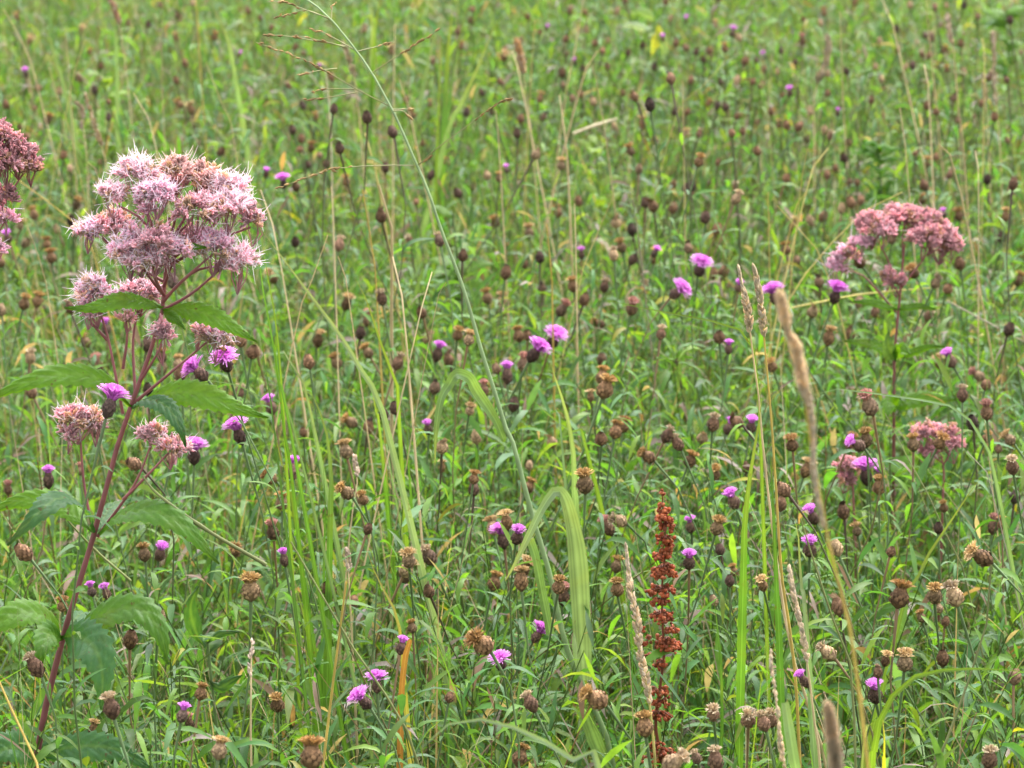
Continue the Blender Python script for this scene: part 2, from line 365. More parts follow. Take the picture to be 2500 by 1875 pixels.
def tuft_geo(kind, seed, lod, H):
    r = np.random.default_rng(seed * 31 + ord(kind)); g = Geo(); q = 1.0 if lod else .45; wq = 1.0 if lod else 1.7
    if kind == 't':
        nk = np.array([[0, 0, H * .85], [0, 0, H * 1.02], [0, 0, H * 1.18]])[None]
        g.add(tube(nk, np.array([[.0042, .0034, .0036]]), np.array([.10, .055, .03]), 7))
        col = [(.40, .25, .10), (.46, .32, .16), (.33, .19, .075)][seed % 3]
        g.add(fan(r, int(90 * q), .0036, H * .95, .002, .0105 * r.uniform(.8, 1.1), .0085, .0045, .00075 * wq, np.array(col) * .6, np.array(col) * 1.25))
    elif kind == 'w':
        g.add(fan(r, int(52 * q), .0036, H * .90, .001, .0085, .0085, .004, .0009 * wq, (.28, .18, .10), (.52, .42, .29)))
    elif kind == 'r':
        g.add(fan(r, int(80 * q), .0036, H * .92, .001, .0088, .011, .006, .0008 * wq, (.34, .18, .12), (.52, .27, .25)))
    elif kind == 'h':
        n = int(16 * q) + 4; b = r.random() * 6.28; k = 4; s = np.linspace(0, 1, k)
        az = r.random(n) * 6.28; ra = .003 * np.sqrt(r.random(n)); L = r.uniform(.005, .0095, n)
        P = np.zeros((n, k, 3)); bd = r.uniform(.2, 1.0)
        P[..., 0] = (np.cos(az) * ra)[:, None] + np.cos(b) * L[:, None] * bd * s ** 2 + r.normal(0, .0008, (n, 1)) * s
        P[..., 1] = (np.sin(az) * ra)[:, None] + np.sin(b) * L[:, None] * bd * s ** 2 + r.normal(0, .0008, (n, 1)) * s
        P[..., 2] = H * .9 + L[:, None] * (s - .35 * bd * s ** 2)
        cc = np.array([(.05, .035, .025), (.30, .21, .13), (.12, .07, .04)][seed % 3])
        g.add(ribbon(P, .0009 * wq * np.interp(s, [0, .6, 1], [1, 1, .3]), np.array([.3, -.9, .3]), cc * r.uniform(.7, 1.4, (n, 1))))
    elif kind == 'p':
        n1 = int(150 * q)
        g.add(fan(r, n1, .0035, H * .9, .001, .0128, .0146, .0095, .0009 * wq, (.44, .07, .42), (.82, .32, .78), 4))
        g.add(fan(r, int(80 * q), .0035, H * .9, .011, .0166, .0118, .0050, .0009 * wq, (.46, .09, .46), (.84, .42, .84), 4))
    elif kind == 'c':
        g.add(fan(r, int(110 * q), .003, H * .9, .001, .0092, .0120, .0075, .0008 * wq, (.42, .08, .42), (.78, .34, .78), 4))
    return g
BULBS, TUFTS = {}, {}
NV = 5
def head_meshes(kind, v, lod):
    key = (kind, v, lod)
    if key not in BULBS:
        gb, H, Rm = bulb_geo(kind, v, lod)
        BULBS[key] = (gb, gb.mesh('seed_head', M_HEAD), H)
        if kind not in 'bk':
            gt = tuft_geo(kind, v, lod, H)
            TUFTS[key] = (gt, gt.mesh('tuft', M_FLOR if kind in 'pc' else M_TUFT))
    return BULBS[key], TUFTS.get(key)
def leaf_mesh(seed):
    r = np.random.default_rng(seed); L = 1.0; k = 7; s = np.linspace(0, 1, k)
    a, b = r.uniform(.1, .7), r.uniform(.2, .9)
    P = np.zeros((1, k, 3)); P[0, :, 0] = s * .92; P[0, :, 2] = a * s - b * s * s; P[0, :, 1] = r.normal(0, .08) * s * s
    W = np.interp(s, [0, .1, .4, .75, 1], [.2, .5, 1, .6, .03]) * r.uniform(.075, .11)
    c = GREENS[r.integers(0, len(GREENS))] * r.uniform(.85, 1.2)
    g = Geo(); g.add(ribbon(P, W[None], np.array([0, r.normal(0, .3), 1.]), c, .28, 3))
    return g.mesh('leaf', M_LEAFV)
LEAVES = [leaf_mesh(i) for i in range(10)]
DRYLEAF = None

HEADS = {
(0,0): "335 770 b,515 800 b,60 920 b,170 1110 b,410 1050 t,305 940 bs,940 1030 k,820 800 k,1525 710 b,1600 560 b,1105 205 b,1530 140 h,1385 50 b,1665 40 b,1850 330 t,2150 110 h,770 460 t,150 155 t,250 370 t,700 255 t,225 650 c,1525 340 t,1660 965 t,870 580 b,690 690 b,1900 1330 b,545 1350 b,235 1190 b,610 1470 b,860 1410 b,2065 480 cs,1560 910 t,945 890 bs,1280 220 k",
(1,0): "40 165 b,670 960 kz86,960 1035 kz86,1185 1160 kz84,725 1300 kz82,410 925 k,320 1140 k,395 1215 b,380 1300 b,550 1350 b,455 1435 k,610 1430 b,1115 1465 k,1505 1530 k,1590 1055 k,1815 990 k,1955 810 k,2120 720 b,2040 980 k,1295 875 b,1530 540 w,1765 410 t,1745 290 h,1170 455 t,935 265 w,655 685 b,290 750 w,415 465 b,340 415 b,2000 1530 h,2100 1550 t,1645 1410 t,1360 1000 t,240 1610 p,85 1520 cs,550 600 cs,480 1570 t,780 1580 t,350 1630 b,480 1290 t,2140 440 b,1870 90 b,1855 190 b,1700 1080 t,1500 910 t,520 1020 t,130 250 b,1440 1250 b,2165 1480 cs,2140 510 t",
(2,0): "1195 930 kz84,1375 700 hz86,1065 850 hz78,1610 1410 tz80,1900 1160 bz76,2120 1320 bz70,1775 1415 bs,200 1350 hz72,425 1440 t,590 820 b,520 860 b,705 890 h,955 820 b,825 580 b,830 360 b,470 470 b,1000 470 k,1130 400 k,1225 590 k,1410 390 h,1590 460 k,1655 530 k,1705 450 b,1505 420 b,1545 710 b,1800 720 k,1940 710 b,1965 340 b,2105 535 k,2005 545 b,2180 610 b,2080 720 b,2150 745 b,1770 930 k,1850 940 k,1690 900 t,1400 980 k,1510 980 b,1950 1010 b,2120 1060 b,235 870 t,270 1020 h,75 1045 b,45 1170 k,885 1100 b,1235 1220 b,1125 1090 t,1990 1150 b,500 110 w,455 350 b,645 270 b,605 610 k,780 450 b,715 380 b,1325 30 b,1780 10 k,1390 1610 b,1500 1640 k,1550 1630 k,1930 1630 w,1095 1480 b,1030 1320 t,1370 170 b,1755 220 t,905 110 b,980 20 b,80 350 b,240 280 b,295 260 cs,1840 430 t,130 160 b,1610 1170 w,640 120 b,430 650 b,440 740 b,1515 1170 t,1510 190 c,1905 300 c,545 545 cs,2190 500 c,1305 345 cs",
(3,0): "110 450 k,235 550 k,80 630 b,960 360 b,1110 260 k,1225 60 b,1445 90 r,1545 60 b,1690 60 k,1810 150 b,2090 190 kz72,1490 240 b,1360 320 k,1415 340 w,1285 385 b,1665 390 b,1335 480 w,1390 500 b,1250 580 k,1180 590 b,935 590 b,680 630 k,510 650 b,1690 640 b,1905 680 w,2065 700 hz74,515 820 b,890 880 h,130 830 b,25 980 b,360 980 w,165 1100 b,255 1110 b,95 1095 t,335 1220 k,530 1190 w,695 1240 b,660 1380 k,485 1140 b,1370 930 b,1455 975 b,1605 860 h,1840 905 b,1955 1020 bz70,2070 1220 b,1270 1330 b,1380 1420 t,1645 1050 b,1780 1010 bs,155 1550 b,510 1530 b,1565 1520 w,1890 1570 k,1355 1620 b,2115 1610 hz78,770 1590 b,700 1580 b,1545 610 t,1455 590 t,1520 440 t,460 210 b,485 120 t,305 175 b,745 30 t,1940 330 w,1450 1370 b,580 1470 b,1120 440 w,2190 460 b,980 700 b,300 370 r,190 815 c,600 985 cs",
(0,1): "175 300 t,215 455 b,405 460 t,445 580 t,75 410 c,655 120 t,295 210 t,500 340 b,615 270 k,1500 800 kz74,15 1040 b,205 980 t,320 960 t,610 1020 h,260 1450 w,750 1310 t,920 1195 c,850 1520 r,1265 1340 k,1540 1500 t,1560 1600 bz66,1400 1440 t,2080 1300 bz68,2180 1400 bz70,1960 1510 pz80,1755 1590 pz80L,1400 1550 b,10 620 t",
(1,1): "1085 230 hz72,340 450 k,1590 440 wz72,1785 570 hz70,2070 280 t,2155 720 h,715 480 w,1330 430 ws,1090 945 wz70,775 990 t,1435 1060 b,1475 1270 h,1740 1250 t,1835 1290 tz72,1670 1470 h,975 1400 t,700 1490 t,460 1490 bz70,530 1310 t,1215 1500 w,2000 930 t,2120 950 t,1560 1430 c,5 1400 b,1750 25 k,155 760 t,960 1130 r,2080 1540 b,2170 1620 c,900 1240 k,1385 95 bs",
(2,1): "95 640 h,880 560 wz68,950 490 t,1220 140 h,1150 110 k,900 280 h,1040 350 k,1540 30 b,1390 160 b,1670 240 k,1765 340 b,1930 75 wz70,240 585 k,260 855 h,530 830 t,1035 600 k,1225 590 t,1525 500 h,1615 690 pz68,1395 890 pz66R,1740 720 b,1820 710 b,1955 840 cs,1150 840 w,600 560 cs,1225 540 cs,415 1040 r,770 1150 tL,795 840 w,1285 1240 wz66,345 1310 p,170 1430 p,90 1510 r,775 1460 b,150 360 t,400 190 t,775 1620 t,60 1260 t,620 950 h,1870 1375 cs,1030 1030 r,130 1250 b,1790 1270 b,1440 1490 ks,580 100 b",
(3,1): "800 620 tz68L,1265 710 tz66L,1440 800 wz68,1550 850 b,2050 230 t,2015 410 k,2160 780 t,2100 10 b,635 160 b,720 110 b,800 90 b,465 230 b,370 270 b,210 310 t,250 600 b,440 790 h,380 1050 h,925 1050 w,1380 1090 w,520 1290 t,715 1240 h,2075 1210 k,1590 1480 c,1480 1500 t,1840 1600 rL,65 930 pz68,570 930 pz66,1330 80 t,1650 220 t,1070 420 b,1660 640 b,1600 600 cs,1525 200 cs,160 510 t,780 970 b,40 1520 t",
(0,2): "930 240 pz88,2080 480 pz70,830 430 wz66,1180 700 hz68L,1480 660 bz66,1675 650 pz62,420 860 cz62,690 760 rs,230 1480 bz66L,1375 1490 c,1250 1490 t,2020 1460 t,2050 120 w,280 90 h,1280 70 k,70 930 rs",
(1,2): "140 220 c,325 780 cz64,140 820 tL,225 1050 t,800 950 tz66L,780 600 t,965 400 h,1105 280 k,1205 230 k,840 340 tL,1605 560 h,1605 740 ts,1905 480 b,1540 50 h,1970 80 r,2180 200 h,1845 240 ts,150 1310 r,410 430 bs,1880 930 k,1490 410 cs,2050 1260 t,2170 1220 t,2140 1380 p,1320 1540 t,1290 1620 t,1510 1520 w,930 1010 ts,960 1270 bs,250 1545 cs,1880 830 ts",
(2,2): "795 70 tz68B,350 520 h,770 490 b,890 430 t,960 380 t,1325 470 wz64,1445 540 wz63,1640 480 h,1735 370 w,1860 400 c,1960 340 hL,2060 390 c,1195 640 tL,1530 680 t,1745 800 t,630 890 tz66B,130 910 t,950 1190 wL,1765 1260 t,1925 1040 c,1545 1250 c,1530 1560 c,845 1270 r,70 1640 t,900 1590 t,2020 740 hs,150 720 bs,40 1345 c,10 200 k,1920 1630 ts,680 130 ts,1800 1450 ks",
(3,2): "890 220 rz70B,1680 120 wz66,1890 270 rz66,1770 360 k,2100 490 tL,2115 740 wz64,1255 540 tz64,1475 520 t,850 500 t,700 520 t,800 540 cL,210 540 t,320 770 t,150 930 hz66L,110 1060 b,850 830 p,945 820 cs,1890 1520 tz66LB,1940 1260 r,2020 1220 ts,655 1130 h,400 1170 c,770 1280 ts,360 1450 c,1470 1260 ks,1060 1460 bs,960 910 t,600 1440 b,1880 20 b,2130 1000 k,1880 480 ts,1990 570 bs,1520 1080 ts",
(0,3): "330 820 wz62L,970 1170 wz66B,1370 410 bz64,1125 580 b,1890 1530 tz64,2165 150 tz66B,795 145 cs,930 175 cs,540 270 ts,800 1350 ts,1730 1030 ts,1570 1220 cs,1640 1300 rs",
(1,3): "1980 610 tz66LB,1045 970 p,960 1110 pz64L,2120 780 p,185 1130 t,640 150 b,580 350 b,850 240 bs,1500 150 h,2050 80 t,480 1590 tz66B,1350 460 ts,1670 1060 bs,1290 20 b,1250 640 cs",
(2,3): "760 1080 tz68LB,200 540 p,440 210 r,80 80 t,400 110 t,910 130 t,2040 1260 wz62,2180 1290 wz62,1740 1210 w,1360 1630 wz66RB,1760 1640 w,1600 1590 ws,1150 1330 t,60 1590 t,180 1130 w,1880 60 ks,2170 100 ts,1750 230 bs",
(3,3): "1130 210 tz64B,1620 200 wz66B,1180 770 tz63,540 680 wL,610 290 h,1510 740 b,1440 190 t,1330 370 ts,1480 290 ts,2130 890 b,930 1050 c,330 930 cs,1910 1620 wz64,1530 410 bs,950 850 hs,1010 750 ts,30 1260 w",
}
LOOK = {'b': 'closed brown seed head', 'k': 'blackish dried seed head', 'h': 'brown seed head with withered tip', 't': 'brown seed head with golden tuft',
        'w': 'brown seed head with ragged pale tuft', 'r': 'seed head with faded pinkish tuft', 'p': 'open purple bloom', 'c': 'half closed purple bloom'}
entries = []
for (tc_, tr_), txt in HEADS.items():
    for e in txt.split(','):
        a = e.split(); x, y, f = float(a[0]), float(a[1]), a[2]
        k = f[0]; z = None
        if 'z' in f: i = f.index('z'); z = int(f[i + 1:i + 3]) / 100
        px, py = S(tc_, tr_, x, y)
        if z is None: z = rng.uniform(.51, .64)
        sz = (.72 if 's' in f else (1.3 if 'B' in f else 1.0)) * (rng.uniform(.9, 1.1) if tr_ else rng.uniform(.72, 1.02)) * ((.86 if tr_ == 3 else 1.1) if k == 'p' else 1)
        tl = -1 if 'L' in f else (1 if 'R' in f else 0)
        p = at_z(px, py, z)
        entries.append(dict(px=px, py=py, k=k, z=z, s=sz, tilt=tl, p=p, d=float(np.linalg.norm(p - CAMP))))
def head_axis(e):
    ax = np.array([rng.normal(0, .26), rng.normal(0, .22), 1.0])
    if e['tilt']: ax = ax + np.array([1.0 * e['tilt'], -.15, -.15])
    return nrm(ax)
def stem_path(e, axis, k):
    h = e['p'] - axis * .006 * e['s']
    b = np.array([h[0] + rng.normal(0, .10) - axis[0] * .10, h[1] + rng.normal(0, .08) - axis[1] * .06, -.01])
    H = h[2]
    p1 = b + np.array([rng.normal(0, .02), rng.normal(0, .02), H * .5]); p2 = h - axis * (H * (.3 if not e['tilt'] else .16))
    t = np.linspace(0, 1, k)[:, None]
    return (1 - t) ** 3 * b + 3 * (1 - t) ** 2 * t * p1 + 3 * (1 - t) * t * t * p2 + t ** 3 * h
def axis_matrix(axis, spin, loc, s):
    z = Vector(axis); x = z.orthogonal().normalized(); y = z.cross(x)
    M = Matrix((x, y, z)).transposed() @ Matrix.Rotation(spin, 3, 'Z')
    return Matrix.Translation(loc) @ (M * s).to_4x4()
blooms = [e for e in entries if e['k'] in 'pc']
seeds = sorted([e for e in entries if e['k'] not in 'pc'], key=lambda e: e['d'] / e['s'])
singles, rest = seeds[:298], seeds[298:]
BEE_AT = None
def knapweed(e, name, cat, group):
    global BEE_AT
    k = e['k']; lod = 1 if e['d'] < 6.0 else 0; axis = head_axis(e); v = random.randrange(NV)
    (gb, mb, H), tf = head_meshes(k, v, lod)
    path = stem_path(e, axis, 9 if lod else 6); base = path[0].copy(); base[2] = 0
    root = empty(name, base)
    dark = k in 'kh' and random.random() < .6
    lo = np.array([.10, .155, .045]) * rng.uniform(.8, 1.2); hi = np.array([.075, .045, .030]) if dark else (np.array([.095, .145, .055]) if random.random() < .8 else np.array([.20, .12, .06]))
    t = np.linspace(0, 1, len(path))[:, None]
    C = (lo * (1 - t ** 2) + hi * t ** 2)[None]
    g = Geo(); g.add(tube(path[None], (np.interp(t[:, 0], [0, .9, 1], [.0014, .00085, .0016]) * e['s'] ** .5)[None], C, 5 if lod else 4))
    g.obj('stem', M_STEM, root, base)
    hd = link('flower_head' if k in 'pc' else 'seed_head', mb, root)
    hp = path[-1] - base
    hd.matrix_local = axis_matrix(axis, random.random() * 6.28, Vector(hp), e['s'])
    if tf: link('florets' if k in 'pc' else 'tuft', tf[1], hd)
    nl = (8 if e['d'] < 4.2 else 6) if lod else 3
    for i in range(nl):
        tt = .5 + .46 * (i + random.random()) / nl
        if e['d'] < 4.2 and i == nl - 1: tt = .93
        q = tt * (len(path) - 1); j = int(q); pos = path[j] + (path[min(j + 1, len(path) - 1)] - path[j]) * (q - j) - base
        lf = link('leaf', random.choice(LEAVES), root)
        L = random.uniform(.045, .085) * (1.35 - tt)
        lf.location = pos; lf.rotation_euler = (random.uniform(-.4, .4), random.uniform(-.9, .1), random.random() * 6.28); lf.scale = (L, L, L)
    if abs(e['px'] - 554) < 4 and abs(e['py'] - 896) < 4: BEE_AT = path[-1] + axis * .028
    look = LOOK[k]
    if e['tilt']: look = look.replace('seed head', 'tilted seed head').replace('purple bloom', 'tilted purple bloom')
    later(root, look, e['px'], e['py'], cat, group)
for e in blooms: knapweed(e, 'blooming_knapweed', 'wildflower', 'purple blooms in the meadow')
for e in singles: knapweed(e, 'dried_knapweed', 'seed head', 'dried seed heads in the meadow')
g = Geo()
extra = []
for (y0, y1, pad, pad0, n) in ((9.5, 14, .2, 0, 30), (4, 10, 1.3, .2, 60)):
    x, y = sample_xy(n, y0, y1, pad, pad0)
    for a, b in zip(x, y):
        z = rng.uniform(.52, .66); extra.append(dict(k=random.choice('bbkktthw'), z=z, s=rng.uniform(.85, 1.1), tilt=0, p=np.array([a, b, z])))
for e in rest + extra:
    axis = head_axis(e); (gb, mb, H), tf = head_meshes(e['k'], random.randrange(NV), 0)
    path = stem_path(e, axis, 5)
    M = np.array(axis_matrix(axis, random.random() * 6.28, Vector(path[-1]), e['s']))
    g.add(gb.arr(), M)
    if tf: g.add(tf[0].arr(), M)
    g.add(tube(path[None], .0013, np.array([.085, .085, .04]), 3))
tag(g.obj('distant_seed_heads', M_HEAD), 'tiny brown seed heads speckling the farthest strip of meadow', 'seed heads', kind='stuff')

# ------------------------------------------------------------------ tall pink flowers (joe-pye weed)
def big_leaf(path, wpx, m, hint, col, name='leaf', parent=None, off=None, k=64, a=11, fold=.18, serr=.3):
    P = spline(path, k); T = nrm(np.gradient(P, axis=0)); s = np.linspace(0, 1, k)
    W = wpx * m * np.interp(s, [0, .08, .2, .38, .6, .82, 1], [.05, .12, .62, 1, .86, .42, .015])
    saw = (s * 16) % 1.0
    u = np.linspace(-1, 1, a)
    sd_ = nrm(np.cross(T, np.asarray(hint, float)[None])); nn = np.cross(sd_, T)
    Wu = W[:, None] * (1 + serr * (saw[:, None] - .5) * (np.abs(u) > .95)[None])
    rel = np.abs(np.sin(np.pi * (s[:, None] * 10 - np.abs(u)[None] * 1.7)))
    z = fold * np.abs(u)[None] * W[:, None] * (1 - .5 * np.abs(u)[None]) * 1.6 + .0034 * rel * (1 - np.abs(u)[None] ** 4)
    V = P[:, None] + sd_[:, None] * (u[None, :, None] * Wu[..., None]) + nn[:, None] * z[..., None]
    C = np.ones((k, a, 3)) * np.asarray(col)
    vein = (np.abs(u)[None] < .05) + (rel < .2) * .35
    C = C * (1 - .42 * np.clip(vein, 0, 1)[..., None]) + np.array([.17, .29, .06]) * .42 * np.clip(vein, 0, 1)[..., None]
    i = (np.arange(k - 1)[:, None] * a + np.arange(a - 1)[None]).reshape(-1)
    g = Geo(); g.add((V.reshape(-1, 3), np.stack([i, i + 1, i + a + 1, i + a], -1), C.reshape(-1, 3)))
    return g.obj(name, M_BIGLEAF, parent, off)
TONES = {'pale': ((.76, .51, .57), (.90, .80, .86)), 'mid': ((.71, .45, .50), (.85, .70, .76)), 'brown': ((.66, .43, .40), (.80, .64, .60)),
         'rose': ((.61, .35, .38), (.74, .52, .55)), 'lilac': ((.72, .47, .57), (.88, .77, .86))}
def cluster(center, rx, ry, rz, tone, root, off, fil=1.0, seed=0, scale=1.0):
    r = np.random.default_rng(seed); ct, cf = TONES[tone]; ct, cf = np.array(ct), np.array(cf)
    rx, ry, rz = rx * 1.08, ry * 1.08, rz * 1.05
    base = center - np.array([0, 0, rz * 1.7 + .007])
    nl = max(4, int(rx * ry * math.pi / (.0062 * scale) ** 2 * 1.25))          # little tufts spread over the dome
    a = r.random(nl) * 6.283; q = np.sqrt(r.random(nl))
    lc = center + np.stack([np.cos(a) * q * rx, np.sin(a) * q * ry, rz * (1.1 * np.sqrt(np.maximum(1 - q * q * .9, 0)) - .45 + r.normal(0, .22, nl))], -1)
    ld = nrm(np.stack([np.cos(a) * q * .8, np.sin(a) * q * .8, np.full(nl, .75)], -1) + r.normal(0, .25, (nl, 3)))
    per = 9; I0 = np.repeat(np.arange(nl), per); n = nl * per
    dr = nrm(ld[I0] * .9 + r.normal(0, .55, (n, 3)))
    L = r.uniform(.0055, .0085, n) * scale
    A = lc[I0] - ld[I0] * .004 * scale + r.normal(0, .0012, (n, 3)) * scale
    B = A + dr * L[:, None]
    t5 = 3; I = np.repeat(np.arange(n), t5)
    A5 = A[I] + r.normal(0, .0005, (n * t5, 3)); B5 = B[I] + r.normal(0, .0013, (n * t5, 3)) * scale
    P = np.stack([A5, A5 * .4 + B5 * .6, A5 * .12 + B5 * .88, B5], 1)
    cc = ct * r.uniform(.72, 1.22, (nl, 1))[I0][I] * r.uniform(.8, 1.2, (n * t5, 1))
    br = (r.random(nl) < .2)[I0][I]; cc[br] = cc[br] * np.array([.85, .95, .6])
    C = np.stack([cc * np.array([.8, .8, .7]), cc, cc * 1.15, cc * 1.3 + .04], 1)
    g = Geo(); g.add(tube(P, np.array([[.0005, .0008, .0010, .0003]]) * scale, C, 4))
    h2 = r.permutation(nl)[:max(4, nl // 3)]
    q = np.stack([np.repeat(base[None], len(h2), 0), base + (lc[h2] - base) * .5 + r.normal(0, .0025, (len(h2), 3)) - np.array([0, 0, rz * .25]), lc[h2] - ld[h2] * .004], 1)
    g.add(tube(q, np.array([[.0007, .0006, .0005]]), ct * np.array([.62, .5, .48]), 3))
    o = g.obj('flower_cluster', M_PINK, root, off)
    if fil > 0:
        nf = int(n * (2.0 if tone in ('pale', 'lilac') else .8) * fil); J = r.integers(0, len(B5), nf); k = 4; s = np.linspace(0, 1, k)
        dd = nrm(dr[I][J] * .9 + r.normal(0, .7, (nf, 3))); c2 = r.normal(0, .8, (nf, 3)); Lf = r.uniform(.0025, .0065, nf) * scale
        P = B5[J][:, None] + Lf[:, None, None] * (dd[:, None] * s[None, :, None] + c2[:, None] * (s ** 2)[None, :, None])
        g2 = Geo(); g2.add(ribbon(P, 0.00026 * scale * np.array([[1, 1, .9, .35]]), nrm(r.normal(0, 1, (nf, 3)) + np.array([0, -1.5, .5])), cf * r.uniform(.8, 1.1, (nf, 1))))
        g2.obj('filaments', M_FIL, o, off)
    return o
def twig(pts, r0, r1, c0, c1, root, off, name='branch', k=8, sides=6):
    P = spline(pts, k)[None]; t = np.linspace(0, 1, k)[:, None]
    g = Geo(); g.add(tube(P, (r0 + (r1 - r0) * t[:, 0])[None], (np.array(c0) * (1 - t) + np.array(c1) * t)[None], sides))
    return g.obj(name, M_STEM, root, off)
RED0, RED1 = (.075, .020, .022), (.25, .085, .085)
def joe_pye(name, label, Y, stem, branches, clusters, leaves, fil, seed, rscale=1.0, group=None, csc=1.0):
    m = mpp(Y)
    W = lambda p: at_y(p[0], p[1], Y + (p[2] if len(p) > 2 else 0) * .01)
    st = [W(p) for p in stem]
    b, nx = st[0], st[1]
    if b[2] > .02:
        sl = (b - nx) / max(nx[2] - b[2], .02); gpt = b + sl * b[2] * .55; gpt[2] = -.01
        st = [gpt, gpt * .5 + b * .5 + np.array([sl[0] * .02, 0, 0])] + st
    base = st[0].copy(); base[2] = 0
    root = empty(name, base)
    twig(st, .0048 * rscale, .0016 * rscale, RED0, RED1, root, base, 'stem', 24, 8)
    for br in branches: twig([W(p) for p in br], .0017 * rscale, .0010 * rscale, (.20, .06, .06), (.27, .10, .10), root, base)
    for i, (x, y, w, h, dy, tone) in enumerate(clusters):
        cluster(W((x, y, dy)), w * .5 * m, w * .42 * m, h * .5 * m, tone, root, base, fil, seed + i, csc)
    for (pts, wpx, hint, col) in leaves:
        big_leaf([W(p) for p in pts], wpx, m, hint, col, 'leaf', root, base)
    tag(root, label, 'wildflower', group)
    return root
UPF, FRONT, TOP = (0, -.75, .65), (0, -1, .25), (0, -.35, .95)
GA, GB, GC = (.110, .240, .018), (.058, .155, .050), (.088, .205, .024)
